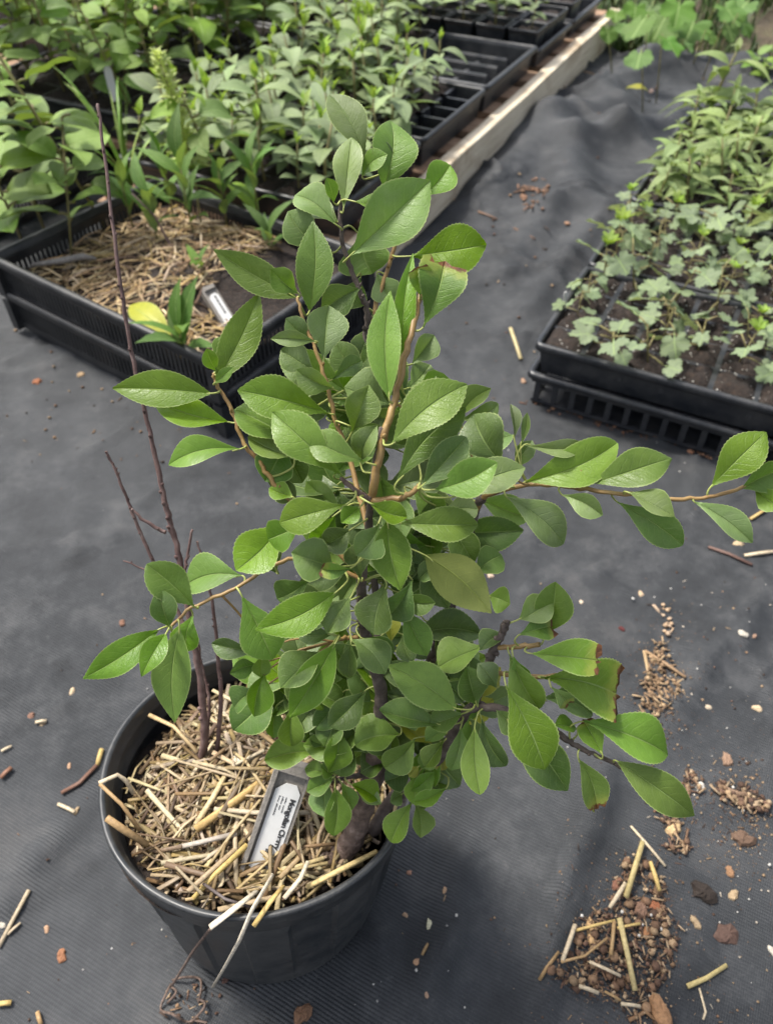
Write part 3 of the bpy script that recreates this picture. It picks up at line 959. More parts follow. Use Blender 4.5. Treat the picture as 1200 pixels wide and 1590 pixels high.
r = random.Random(5)
for j in range(3):
    for i in range(5):
        loc = pw(.975 + .055 + .092 * j, .046 + .062 + .098 * i, ZT + .003)
        square_pot(loc, .086, .085, r, f"black square soil pot, {ORD[i]} from pale board in {'front' if j == 0 else 'middle' if j == 1 else 'back'} pot row")
        if i > 0 and in_view(loc + Vector((0, 0, .1)), 80):
            seedling('oval', loc + Vector((0, 0, .073)), r, f"oval-leaved seedling in square pot {ORD[i]} from pale board, {'front' if j == 0 else 'middle' if j == 1 else 'back'} pot row", "seedlings in square pots", 1.8)
        elif i == 0 and j == 0:
            seedling('oval', loc + Vector((.01, 0, .073)), r, "pale-leaved seedling in the square pot nearest the pale board, front pot row", "seedlings in square pots", 1.0)
for i in range(4):
    loc = pw(1.295 + .06, .046 + .065 + .105 * i, ZT + .003)
    square_pot(loc, .092, .085, r, f"black square pot at the far end of the pallet, {ORD[i]} from the pale board")

# second column of trays, far left, with broad-leaved plants
for q, (s0, s1, w) in enumerate(((.03, .39, .68), (.41, .77, .68), (.41, .77, 1.24))):
    root, cells = ptray(f"black plug tray of broad-leaved seedlings on the far left pallet, {('nearest', 'middle', 'leftmost')[q]} one", s0, s1, 5, 4, w=w, length=.54, seed=70 + q)
    r = random.Random(170 + q)
    M = Matrix.Translation(root.location) @ Matrix.Rotation(RZ, 4, 'Z')
    for (i, j, X, Y, Z) in cells:
        p = M @ Vector((X, Y, Z))
        if in_view(p, 90):
            seedling('broad', p, r, f"broad-leaved seedling, {ORD[i]} column from left in {'front' if j == 0 else ORD[j]} row of {('nearest', 'middle', 'leftmost')[q]} far-left tray", "broad-leaved seedlings in the far-left trays", 1.9)

# ------------------------------------------------------------------ straw
STRAWC = [(.40, .30, .165), (.48, .38, .235), (.54, .45, .32), (.24, .16, .085), (.48, .40, .28), (.17, .11, .06), (.38, .28, .13), (.32, .235, .14), (.22, .155, .10)]
def straw_piece(mb, pts, w, col, flat=0.55, r=rnd):
    """a flattened hollow stalk along pts"""
    pts = [Vector(p) for p in pts]
    V, F = [], []
    n = 6
    up0 = Vector((r.uniform(-.5, .5), r.uniform(-.5, .5), 1)).normalized()
    for i, p in enumerate(pts):
        d = (pts[min(i + 1, len(pts) - 1)] - pts[max(i - 1, 0)]).normalized()
        s = d.cross(up0)
        s = s.normalized() if s.length > 1e-5 else d.orthogonal().normalized()
        u = s.cross(d)
        k = r.uniform(.85, 1.1)
        for j in range(n):
            a = 2 * math.pi * j / n
            V.append(p + s * (math.cos(a) * w / 2 * k) + u * (math.sin(a) * w / 2 * flat * k))
    for i in range(len(pts) - 1):
        for j in range(n):
            F.append((i * n + j, i * n + (j + 1) % n, (i + 1) * n + (j + 1) % n, (i + 1) * n + j))
    F += [tuple(range(n - 1, -1, -1)), tuple((len(pts) - 1) * n + j for j in range(n))]
    mb.add(V, F, 0, col)

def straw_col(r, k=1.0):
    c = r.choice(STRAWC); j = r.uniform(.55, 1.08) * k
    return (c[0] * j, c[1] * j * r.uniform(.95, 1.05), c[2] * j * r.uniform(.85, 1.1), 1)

def scatter_straw(mb, n, inside, zs, r, L=(.02, .07), w=(.0022, .0048), tilt=.22, deep=.016, box=None, dark=.7):
    k = tries = 0
    while k < n and tries < n * 30:
        tries += 1
        x, y = r.uniform(box[0], box[1]), r.uniform(box[2], box[3])
        az, ll = r.uniform(0, 2 * math.pi), r.uniform(*L)
        dx, dy = math.cos(az) * ll / 2, math.sin(az) * ll / 2
        if not (inside(x, y) and inside(x + dx, y + dy) and inside(x - dx, y - dy)): continue
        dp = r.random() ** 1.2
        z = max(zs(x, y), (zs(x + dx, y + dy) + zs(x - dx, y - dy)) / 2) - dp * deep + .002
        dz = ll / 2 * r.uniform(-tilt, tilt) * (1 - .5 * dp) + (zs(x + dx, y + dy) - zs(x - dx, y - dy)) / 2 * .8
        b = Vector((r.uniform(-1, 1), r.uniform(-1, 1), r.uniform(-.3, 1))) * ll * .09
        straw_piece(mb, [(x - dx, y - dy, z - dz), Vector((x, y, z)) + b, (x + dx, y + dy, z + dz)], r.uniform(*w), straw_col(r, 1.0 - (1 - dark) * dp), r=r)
        k += 1

# ------------------------------------------------------------------ slotted crates at the left
def crate(label, loc, W, Dp, h, rz=RZ):
    root = empty("slotted_crate", loc, rz, label, 'crate')
    mb = MB(); rim_ring(mb, -W, 0, 0, Dp, h, lip=.012, drop=.014, r=.018); mb.build("rim", M_CRATE, root)
    mb = MB()
    a = .010
    mb.box((-W + a, a, 0), (-a, Dp - a, .004))
    for (x0, y0, x1, y1) in ((-W + a, a, -a, a + .004), (-W + a, Dp - a - .004, -a, Dp - a), (-W + a, a + .0045, -W + a + .004, Dp - a - .0045), (-a - .004, a + .0045, -a, Dp - a - .0045)):
        mb.box((x0, y0, .0045), (x1, y1, .014)); mb.box((x0, y0, h - .028), (x1, y1, h - .0145))
    for x in (-W + .008, -.008):
        for y in (.008, Dp - .008):
            mb.box((x - .009, y - .009, .0005), (x + .009, y + .009, h - .016))
    mb.build("frame", M_CRATE, root)
    mb = MB()
    n = int(W / .0105)
    for i in range(n):
        x = -W + .02 + (W - .04) * i / (n - 1)
        for y in (a + .0005, Dp - a - .0035):
            mb.box((x - .0028, y, .0142), (x + .0028, y + .003, h - .0282))
    n = int(Dp / .0105)
    for i in range(n):
        y = .02 + (Dp - .04) * i / (n - 1)
        for x in (-W + a + .0005, -a - .0035):
            mb.box((x, y - .0028, .0142), (x + .003, y + .0028, h - .0282))
    tag(mb.build("slats", M_CRATE, root), kind='stuff')
    return root
CC = at(330, 565, .15); CC.z = 0
CRZ = math.radians(-35.5)
C1, C2_ = Vector((math.cos(CRZ), math.sin(CRZ), 0)), Vector((-math.sin(CRZ), math.cos(CRZ), 0))
CW, CD = .545, .40
crate("lower black slotted crate at the front left, standing on the ground cover", CC + Vector((0, 0, .006)), CW, CD, .078, CRZ)
crate("upper black slotted crate at the front left, filled with straw, soil and weeds", CC + Vector((0, 0, .074)), CW, CD, .078, CRZ)
C2 = pw(-.42, .80)
crate("black slotted crate at the left edge behind the straw-filled one", Vector((C2.x, C2.y, .008)), .5, .42, .12)
def cl(x, y, z):
    return CC + C1 * x + C2_ * y + Vector((0, 0, z))        # crate's own axes, x to the right from its right wall
def czs(x, y):
    return .112 + .044 * math.exp(-((x + .24) ** 2 + (y - .24) ** 2) / .018) + .006 * math.sin(x * 31) * math.cos(y * 27)
def sheet(name, mat, x0, x1, y0, y1, zf, step, M, **kw):
    nx, ny = max(2, int((x1 - x0) / step)), max(2, int((y1 - y0) / step))
    V = []
    for j in range(ny + 1):
        for i in range(nx + 1):
            x, y = x0 + (x1 - x0) * i / nx, y0 + (y1 - y0) * j / ny
            V.append(M(x, y, zf(x, y)))
    F = [(j * (nx + 1) + i, j * (nx + 1) + i + 1, (j + 1) * (nx + 1) + i + 1, (j + 1) * (nx + 1) + i) for j in range(ny) for i in range(nx)]
    mb = MB(); mb.add(V, F)
    return tag(mb.build(name, mat), **kw)
sheet("crate_soil", M_SOIL, -CW + .016, -.016, .016, CD - .016, lambda x, y: czs(x, y) - .006 + float(vnoise(x * 60, y * 60)) * .008, .008, cl, kind='stuff')
r = random.Random(8)
mb = MB()
tmp = MB()
scatter_straw(tmp, 1000, lambda x, y: -CW + .018 < x < -.018 and .018 < y < CD - .018 and not (x > -.17 and y > .13 and r.random() < .85), czs, r, L=(.02, .085), w=(.0020, .0040), box=(-CW, 0, 0, CD), deep=.012, dark=.8)
scatter_straw(tmp, 150, lambda x, y: -CW + .014 < x < -.014 and .015 < y < .06, lambda x, y: .11, r, L=(.02, .07), w=(.002, .004), box=(-CW, 0, .012, .06), deep=.026)
tmp.v = [tuple(cl(*p)) for p in tmp.v]
tmp.c = [(c[0] * 1.5, c[1] * 1.45, c[2] * 1.4, 1) for c in tmp.c]
tag(tmp.build("straw_mulch", M_STRAW), kind='stuff')

# weeds and volunteers standing in the crate
def rosette(name, label, loc, n, size, H, r, leaves, cat='weed', group=None, el=(.3, 1.1), lean=(0, 0), mat=M_SSTEM):
    root = empty(name, loc, 0, label, cat, group)
    top = Vector((lean[0], lean[1], H))
    mb = MB(); mb.tube([(0, 0, -.01), top * .5 + Vector((r.uniform(-.004, .004), r.uniform(-.004, .004), 0)), top], [.002, .0016, .001], 5)
    mb.build("stem", mat, root)
    a0 = r.uniform(0, 6.28)
    for k in range(n):
        p = top * (.15 + .85 * k / max(1, n - 1))
        link("leaf", r.choice(leaves), root, leaf_matrix(p, a0 + k * 2.4 + r.uniform(-.4, .4), r.uniform(*el), size * r.uniform(.7, 1.2), r.uniform(-.5, .5)))
    return root
r = random.Random(21)
for (x, y, n, size, H, lab) in ((245, 372, 8, .050, .06, "toothed green weed in the middle of the straw-filled crate"),
                                (300, 360, 10, .055, .09, "tallest toothed green weed among the straw, under the pale flower spike"),
                                (268, 330, 9, .055, .08, "toothed green weed at the crate's back wall beside the grass clump"),
                                (400, 335, 8, .055, .07, "toothed green weed at the crate's back right corner"),
                                (205, 345, 8, .050, .06, "toothed green weed under the arching grass in the crate"),
                                (352, 345, 9, .050, .07, "toothed green weed near the back of the straw-filled crate"),
                                (420, 395, 5, .050, .03, "pointed green weed at the bare-soil end of the crate"),
                                (288, 556, 7, .062, .035, "upright green weed at the near corner of the crate beside the tag"),
                                (318, 440, 5, .035, .03, "small green weed on bare soil behind the crate's tag")):
    rosette("toothed_weed", lab, at(x, y, .115 if x > 400 or y > 430 else .14), n, size * 1.45, H * 1.4, r, L_WEED, group="weeds in the straw-filled crate", el=(.5, 1.25))
for (x, y, lab, s) in ((110, 400, "leafy broad-leaved plant rising from the left half of the straw-filled crate", 1.0),
                       (165, 350, "broad-leaved plant behind the bare stick in the straw-filled crate", .9),
                       (40, 385, "broad-leaved plant at the left wall of the straw-filled crate", .95),
                       (365, 330, "round-leaved plant at the back right of the straw-filled crate", .8)):
    seedling('broad', at(x, y, .112), r, lab, "broad-leaved plants in the straw-filled crate", s * 2.0)
for (s_, w_, lab, sc) in ((-.28, .86, "big leafy plant at the near right corner of the left edge crate", 2.0), (-.10, .90, "big leafy plant at the far right corner of the left edge crate", 2.1), (-.26, 1.06, "big leafy plant in the middle of the left edge crate", 2.2), (-.08, 1.12, "big leafy plant at the back of the left edge crate", 2.2), (-.30, .70, "tall leafy plant between the left edge crate and the straw-filled one", 1.9)):
    p_ = pw(s_, w_, .014)
    if w_ < .75: p_.z = gzi(p_.x, p_.y) + .004
    seedling('broad', p_, r, lab, "leafy plants at the left edge", sc)
# flower spike
fb, ft = at(312, 345, .12), att(243, 82, 1.34)
root = empty("flowering_weed", fb, 0, "tall weed with a pale yellow-green flower spike leaning left in the crate", 'weed')
path = catmull([fb, fb.lerp(ft, .35) + Vector((.012, 0, .01)), fb.lerp(ft, .7) + Vector((.008, 0, .006)), ft], 4)
mb = MB(); mb.tube([Vector(p) - fb for p in path], [.0022 - .0012 * i / len(path) for i in range(len(path))], 5, col=None); mb.build("stem", M_SSTEM, root)
mb = MB()
for k in range(230):
    u = .28 + .72 * k / 230
    i = min(int(u * (len(path) - 1)), len(path) - 2)
    p = Vector(path[i]).lerp(Vector(path[i + 1]), u * (len(path) - 1) - i) - fb
    a = k * 2.4
    s = .036 * (1.12 - u) + .013
    d = Vector((math.cos(a), math.sin(a) * .8, r.uniform(.0, .9))) * s * r.uniform(.5, 1.3)
    vfu = L_LIME[k % 4]
    M = leaf_matrix(p + d * .25, a, r.uniform(0, .9), s * r.uniform(.5, .95))
    me = vfu
    mb.add([M @ v.co for v in me.vertices], [tuple(f.vertices) for f in me.polygons])
mb.build("flower_spike", [M_PALEFL], root)
# grass clump
gb = at(205, 300, .115)
root = empty("grass_clump", gb, 0, "clump of long arching grass blades at the back of the straw-filled crate", 'grass')
for k in range(15):
    a, lean, L = r.uniform(0, 6.28), r.uniform(.15, .95), r.uniform(.18, .32)
    pts = []
    for i in range(9):
        u = i / 8
        pts.append(Vector((math.cos(a) * L * lean * u ** 1.5, math.sin(a) * L * lean * u ** 1.5, L * (u - lean * .62 * u ** 2.6))))
    mb = MB()
    V, F, UV = [], [], []
    s = Vector((-math.sin(a), math.cos(a), 0))
    for i, p in enumerate(pts):
        w = .0036 * (1 - (i / 8) ** 2) + .0003
        V += [p - s * w + Vector((0, 0, .001)), p, p + s * w + Vector((0, 0, .001))]
    F = [q for i in range(8) for q in ((3 * i, 3 * i + 1, 3 * i + 4, 3 * i + 3), (3 * i + 1, 3 * i + 2, 3 * i + 5, 3 * i + 4))]
    c = r.choice(((.14, .27, .035, 1), (.22, .36, .06, 1), (.28, .38, .10, 1)))
    mb.add(V, F, 0, c)
    mb.build("blade", M_GRASS, root)
# a yellowed leaf in the crate
me = mesh_of(blade(.062, .022, 10, 2, .5, .06, .02, 'oval', bend=.15), "yellow_leaf", M_LEAFY)
yl = link("yellow_leaf", me)
p0, p1 = at(265, 520, .135), at(195, 462, .15)
d = (p1 - p0).normalized(); n = (Vector((.1, -.5, 1)) - d * d.dot(Vector((.1, -.5, 1)))).normalized()
yl.matrix_world = Matrix.Translation(p0) @ Matrix((d, n.cross(d), n)).transposed().to_4x4() @ Matrix.Scale((p1 - p0).length / .062, 4)
tag(yl, "yellow-green leaf lying along the near rim of the straw-filled crate", 'leaf')
# driftwood-like twig in the crate
mb = MB(); mb.tube([at(50, 412, .125), at(95, 405, .132), at(130, 398, .132), at(150, 402, .125)], [.004, .006, .0065, .003], 7)
tag(mb.build("dead_wood", M_STAKE), "pale dead wood piece lying on the straw at the left of the crate", 'twig')
mb = MB(); mb.tube([at(290, 418, .118), at(262, 375, .15), at(240, 335, .19), at(205, 300, .23)], [.0028, .0024, .002, .0014], 6)
tag(mb.build("bare_twig", M_STICK), "bare leaning twig stuck in the straw-filled crate", 'twig')

# ------------------------------------------------------------------ the black pot
PC = Vector((-0.105, 0.285, 0.002))
POT_H = .218
def pot_xf(lx, ly, lz):
    k = lz / POT_H
    t = math.atan2(ly, lx)
    e = 1 + .04 * k * math.cos(2 * (t + .327))
    return Vector((lx * e - .011 * (1 - k), ly * e - .002 * (1 - k), lz + (.024 * lx - .1375 * ly) * k))
def rim_z(lx, ly):
    return POT_H + .024 * lx - .1375 * ly
pot = empty("nursery_pot", PC, 0, "black ribbed plastic nursery pot full of straw, standing on the ground cover", 'plant pot')
def lathe(prof, n, rmod=None, flip=False):
    V, F = [], []
    for (rr_, z) in prof:
        for k in range(n):
            t = 2 * math.pi * k / n
            q = rr_ * (1 + (rmod(t, z) if rmod else 0))
            V.append(pot_xf(q * math.cos(t), q * math.sin(t), z))
    for i in range(len(prof) - 1):
        for k in range(n):
            f = (i * n + k, i * n + (k + 1) % n, (i + 1) * n + (k + 1) % n, (i + 1) * n + k)
            F.append(f[::-1] if flip else f)
    return V, F
def flute(t, z):
    k = sstep(np.array(z), .012, .04) * (1 - sstep(np.array(z), .165, .18))
    m = 20
    seg = 2 * math.pi / m
    a = (t % seg) - seg / 2
    panel = math.cos(seg / 2) / math.cos(a) - 1
    return float(k) * (panel * .9 + (.020 if int(t / seg) % 2 else -.010) + .003 * math.sin(2 * t + 1))
R0, R1 = .1105, .1185
def rz_(z): return R0 + (R1 - R0) * z / .185
prof = [(.02, .004), (.092, .004), (.101, .0015), (.1065, .003), (R0, .010)] + [(rz_(z), z) for z in (.018, .03, .06, .09, .12, .15, .165, .178, .184)]
mb = MB(); V_, F_ = lathe(prof, 240, flute); mb.add(V_, F_, smooth=False)
pin = [(rz_(z) - .0022, z) for z in (.006, .05, .10, .15, .178, .186)]
mb.add(*lathe(pin, 240, flute, True))
mb.add(*lathe([(.0, .0065), (rz_(.006) - .002, .0066)], 60, None, False))
mb.build("pot_body", M_POT, pot)
mb = MB()
rprof = [(R1 - .0015, .1835), (R1 + .002, .184), (R1 + .0042, .1865), (R1 + .0047, .200), (R1 + .0054, .2015), (R1 + .0058, .2035), (R1 + .0060, .2125), (R1 + .0066, .2150), (R1 + .0062, .2172), (R1 + .0045, .2182), (R1 + .0022, .2176), (R1 + .0008, .2155), (R1 + .0004, .2065), (R1 - .0012, .2045), (R1 - .0020, .2010), (R1 - .0024, .190), (R1 - .0042, .1875), (R1 - .0048, .184)]
mb.add(*lathe(rprof, 176, lambda t, z: .006 * math.sin(3 * t + 1) + .0022 * math.sin(7 * t)))
mb.build("rim", M_POT, pot)
def pzs(x, y):
    rr_ = math.hypot(x, y)
    z = .193 - .125 * y + .012 * math.exp(-(rr_ / .055) ** 2)
    z += .012 * float(sstep(np.array(-y), .02, .11)) - .010 * float(sstep(np.array(-x), .03, .11)) - .012 * float(sstep(np.array(y), .02, .1))
    z -= .022 * math.exp(-(((x - .062) / .026) ** 2 + ((y + .045) / .022) ** 2))
    z -= .016 * math.exp(-(((x - .012) / .022) ** 2 + ((y + .092) / .024) ** 2))
    return z + float(vnoise(x * 30 + 9, y * 30)) * .014
def pot_soil():
    V, F = [(0, 0, pzs(0, 0) - .012)], []
    n, m = 48, 10
    for i in range(1, m + 1):
        for k in range(n):
            t = 2 * math.pi * k / n
            q = (R1 - .004) * i / m
            p = pot_xf(q * math.cos(t), q * math.sin(t), 0)
            V.append((p.x, p.y, pzs(p.x, p.y) - .012 + rnd.uniform(-.003, .003)))
    F = [(0, 1 + k, 1 + (k + 1) % n) for k in range(n)]
    for i in range(m - 1):
        for k in range(n):
            F.append((1 + i * n + k, 1 + (i + 1) * n + k, 1 + (i + 1) * n + (k + 1) % n, 1 + i * n + (k + 1) % n))
    mb = MB(); mb.add(V, F)
    o = mb.build("pot_soil", M_SOIL); o.location = PC
    tag(o, kind='stuff')
pot_soil()
r = random.Random(77)
mb = MB()
ins = lambda x, y: math.hypot(x, y) < .1135
scatter_straw(mb, 1650, ins, pzs, r, L=(.018, .11), w=(.0011, .0046), box=(-.12, .12, -.12, .12), deep=.020, tilt=.36, dark=.30)
for k in range(90):             # wide flattened pieces
    a, q = r.uniform(0, 6.28), .095 * math.sqrt(r.random())
    x, y = q * math.cos(a), q * math.sin(a)
    a = r.uniform(0, 6.28); l = r.uniform(.012, .030)
    z = pzs(x, y) + r.uniform(-.002, .004)
    d_ = Vector((math.cos(a) * l, math.sin(a) * l, r.uniform(-.006, .008)))
    if math.hypot(x + d_.x, y + d_.y) < .111 and math.hypot(x - d_.x, y - d_.y) < .111:
        straw_piece(mb, [Vector((x, y, z)) - d_, Vector((x, y, z + .0015)), Vector((x, y, z)) + d_ * .4 + Vector((0, 0, .001)), Vector((x, y, z)) + d_ + Vector((r.uniform(-.006, .006), r.uniform(-.006, .006), 0))], r.uniform(.0038, .0062), straw_col(r, 1.0), .22, r)
for k in range(420):            # short chaff
    a, q = r.uniform(0, 6.28), .11 * math.sqrt(r.random())
    x, y = q * math.cos(a), q * math.sin(a)
    a = r.uniform(0, 6.28); l = r.uniform(.004, .012)
    z = pzs(x, y) + r.uniform(-.004, .003)
    straw_piece(mb, [(x, y, z), (x + math.cos(a) * l, y + math.sin(a) * l, z + r.uniform(-.003, .004))], r.uniform(.0015, .004), straw_col(r, .9), r=r)
o = mb.build("straw_mulch", M_STRAW); o.location = PC
tag(o, kind='stuff')

def stalk(label, pts, w, col, name="straw_stalk", cat='straw', group=None, flat=.6):
    """one stalk; pts are (pixel x, pixel y, height)"""
    P = [at(*p) if len(p) == 3 else p for p in pts]
    mb = MB(); straw_piece(mb, P, w, (*col, 1), flat, random.Random(len(label)))
    return tag(mb.build(name, M_STRAW), label, cat, group)
PALE, GOLD, TAN, GREY = (.56, .47, .34), (.52, .38, .15), (.36, .24, .12), (.40, .36, .32)
stalk("bent pale straw folded over the pot's left rim", [(208, 1232, .214), (196, 1212, .224), (183, 1203, .232), (154, 1216, .232)], .0036, PALE)
stalk("brown straw running from the folded one down into the pot", [(155, 1217, .232), (190, 1250, .222), (218, 1290, .212)], .0032, TAN)
stalk("thick tan straw standing against the pot's left inner wall", [(166, 1270, .240), (195, 1290, .228), (230, 1312, .218)], .0052, TAN)
stalk("broad white straw sticking out over the pot's front rim", [(398, 1384, .228), (365, 1410, .242), (326, 1440, .240)], .0062, (.62, .56, .46), flat=.35)
stalk("long thin pale straw hanging down over the pot's front", [(424, 1358, .232), (392, 1412, .254), (372, 1460, .225), (350, 1500, .170), (331, 1532, .11)], .0030, (.60, .54, .45))
stalk("golden straw with a split end poking over the front rim", [(440, 1376, .230), (420, 1400, .241), (394, 1438, .236)], .0046, GOLD)
stalk("grey weathered stalk lying on the straw left of the label", [(266, 1318, .214), (310, 1308, .219), (368, 1294, .216)], .0046, GREY)
stalk("long golden straw lying diagonally towards the label", [(304, 1288, .216), (360, 1248, .219), (428, 1198, .211)], .0062, (.50, .35, .15))
stalk("long pale straw rising right of the bare stem", [(304, 1280, .217), (330, 1240, .218), (352, 1200, .212)], .0056, (.54, .43, .25))
stalk("pale curved straw right of the label at the pot's front", [(478, 1338, .232), (466, 1365, .237), (441, 1395, .236)], .0042, (.60, .52, .40))
stalk("white chunky straw stub in the middle of the pot", [(361, 1166, .205), (372, 1188, .211), (384, 1210, .209)], .0082, (.66, .60, .48), flat=.4)
stalk("golden straw lying along the pot's right front edge", [(476, 1378, .226), (530, 1350, .228), (585, 1322, .224)], .0044, (.54, .42, .20))
stalk("straight tan straw in front of the bare stem", [(232, 1110, .2), (270, 1128, .206), (306, 1168, .206)], .0038, (.48, .36, .20))
stalk("golden straw crossing the pot's front left", [(300, 1396, .222), (330, 1362, .224), (384, 1312, .220)], .0042, (.56, .42, .16))
stalk("straight pale straw standing up at the pot's right edge", [(604, 1308, .224), (610, 1270, .236), (616, 1245, .245)], .0034, (.52, .42, .24))
stalk("dark thin twig lying at the front of the straw", [(316, 1372, .226), (350, 1396, .234), (388, 1408, .232)], .0022, (.11, .09, .09), "dead_twig", 'twig')

# dried root hanging off the front rim to the ground
mb = MB()
rp = [(328, 1442, .226), (318, 1454, .19), (300, 1478, .13), (284, 1504, .07), (268, 1530, .02)]
mb.tube([Vector(p) for p in catmull([at(*p) for p in rp], 4)], .0013, 5)
for pts in ([(268, 1530), (262, 1548), (252, 1570), (275, 1582), (295, 1590), (318, 1575), (322, 1562), (312, 1557)], [(270, 1524), (290, 1522), (310, 1521), (316, 1535), (312, 1562)], [(266, 1534), (278, 1545), (262, 1560)], [(300, 1586), (325, 1592)]):
    P = [at(x, y) for x, y in pts]
    P = [Vector((p.x, p.y, gzi(p.x, p.y) + .003 + .006 * (i % 2))) for i, p in enumerate(P)]
    mb.tube([Vector(p) for p in catmull(P, 4)], .0012, 5)
tag(mb.build("dried_root", M_TRUNK), "tangled dried root trailing from the pot's front rim onto the ground", 'root')

# ------------------------------------------------------------------ labels on stakes
def staked_label(label, base, top, width, side, writing=True, cat='plant label', flat_tip=False):
    """square grey stake with a recessed face and a white printed card; base/top: middle of its face, side: roughly to the right"""
    d = (top - base); L = d.length; d.normalize()
    s = (side - d * side.dot(d)).normalized()
    n = s.cross(d).normalized()
    if n.dot(CAMP - base) < 0: n = -n; s = -s
    # local frame: x = s (right), y = d (up the stake), z = n (out of the face)
    root = empty("staked_label", base, 0, label, cat)
    M = Matrix((s, d, n)).transposed().to_4x4()
    root.rotation_euler = M.to_euler()
    w = width
    mb = MB()
    mb.box((-w / 2, -.03, -.012), (w / 2 - .001, L, -.0025))
    mb.box((-w / 2 - .0035, -.03, -.014), (-w / 2 - .0002, L + .003, .0022))
    mb.box((-w / 2, L + .0002, -.014), (w / 2, L + .0075, .0022))
    mb.box((w / 2 - .0008, -.03, -.014), (w / 2 + .0012, L - .001, -.001))
    mb.build("stake", M_STAKE, root)
    x0, x1 = -w / 2 + .0022, w / 2 - .0016
    y0, y1 = -.02, L - .0075
    ch = (x1 - x0) * .34
    mb = MB()
    o = [(x0, y0), (x1, y0), (x1, y1 - ch * .9), (x1 - ch * .7, y1), (x0 + ch, y1 - .0005), (x0, y1 - ch)]
    V = [(x, y, -.0018) for x, y in o] + [(x, y, -.0006) for x, y in o]
    F = [(6, 7, 8, 9, 10, 11), (5, 4, 3, 2, 1, 0)] + [(k, (k + 1) % 6, 6 + (k + 1) % 6, 6 + k) for k in range(6)]
    mb.add(V, F, smooth=False)
    card = mb.build("card", M_WHITE, root)
    if writing:
        cu = bpy.data.curves.new("lettering", 'FONT')
        cu.body = writing
        cu.size = (x1 - x0) * .30
        cu.offset = .00022
        cu.extrude = .00008
        cu.space_character = .93
        cu.materials.append(M_INK)
        tmp_o = bpy.data.objects.new("lettering_curve", cu)
        COL.objects.link(tmp_o)
        bpy.context.view_layer.update()
        tme = bpy.data.meshes.new_from_object(tmp_o.evaluated_get(bpy.context.evaluated_depsgraph_get()))
        bpy.data.objects.remove(tmp_o)
        t = link("lettering", tme, card)
        t.location = (x1 - (x1 - x0) * .30, y1 - .0105, -.0003)
        t.rotation_euler = (0, 0, -math.pi / 2)
        mb = MB(); r = random.Random(4)
        for line, (xx, words) in enumerate(((x1 - (x1 - x0) * .50, (3.0, 3.6)), (x1 - (x1 - x0) * .64, (3.2, 1.6)), (x1 - (x1 - x0) * .78, (3.0, 5.4)))):
            y = y1 - .0105
            for wl_ in words:
                k = 0
                while k < wl_ * 1.9:
                    hh = .00095 * r.choice((.75, .75, 1.25))
                    mb.box((xx, y - .00068, -.0004), (xx + hh, y - .0001, -.0003))
                    y -= .00088; k += 1
                y -= .0009
        yb = .019
        for k in range(7):
            a = k * .9
            mb.box(((x0 + x1) / 2 + .0012 + .0011 * math.cos(a) - .0005, yb + .0035 + .0011 * math.sin(a) - .0005, -.0004), ((x0 + x1) / 2 + .0012 + .0011 * math.cos(a) + .0005, yb + .0035 + .0011 * math.sin(a) + .0005, -.0003))
        for k in range(9):
            mb.box(((x0 + x1) / 2 + .0022 - (k % 3) * .0016 - .0007, yb - .0002 - (k // 3) * .0016, -.0004), ((x0 + x1) / 2 + .0022 - (k % 3) * .0016 + .0005, yb + .0011 - (k // 3) * .0016, -.0003))
        mb.build("small_print", M_INK, card)
    return root
staked_label("grey stake with a white printed plant label in the pot's straw", at(402, 1358, .205), att(456, 1203, .590), .0232, Vector((1, .12, 0)), "Mongolian Cherry")
def plain_staked(label, base, top, width, side):
    root = staked_label(label, base, top, width, side, None)
    card = [c for c in root.children if c.name.startswith("card")][0]
    L = (top - base).length
    mb = MB(); r = random.Random(6)
    y = L - .012
    while y > L * .35:
        l = r.uniform(.003, .007)
        mb.box((.0005, y - l, -.0004), (.0035, y, -.0003)); y -= l + .0012
    mb.build("small_print", M_INK, card)
plain_staked("grey stake with a small white printed label leaning in the straw-filled crate", at(362, 508, .112), att(326, 450, 1.27), .020, Vector((1, .5, 0)))

def white_tag(label, base, top, w):
    d = top - base; L = d.length; d.normalize()
    s = Vector((1, .2, 0)); s = (s - d * s.dot(d)).normalized(); n = s.cross(d)
    mb = MB()
    o = [(-w / 2, -.02), (w / 2, -.02), (w / 2, L * .8), (w * .35, L * .95), (0, L), (-w * .35, L * .95), (-w / 2, L * .8)]
    k = len(o)
    V = [base + s * x + d * y for x, y in o] + [base + s * x + d * y + n * .0012 for x, y in o]
    mb.add(V, [tuple(range(k - 1, -1, -1)), tuple(range(k, 2 * k))] + [(i, (i + 1) % k, k + (i + 1) % k, k + i) for i in range(k)], smooth=False)
    return tag(mb.build("plant_tag", M_WHITE), label, 'plant tag')
white_tag("white plastic tag among the dark stems in the far-left trays", at(176, 142, .20), att(166, 102, 1.735), .018)
white_tag("white rounded tag at the back of the leafy trays, upper one of two", at(258, 62, .21), att(256, 34, 1.90), .016)
white_tag("narrow white tag beside a green shoot at the back of the oval-leaved seedlings", at(312, 72, .21), att(312, 46, 1.89), .014)
white_tag("small white tag at the left edge of the nearest right-hand tray", at(876, 475, .118), att(878, 452, 1.27), .006)

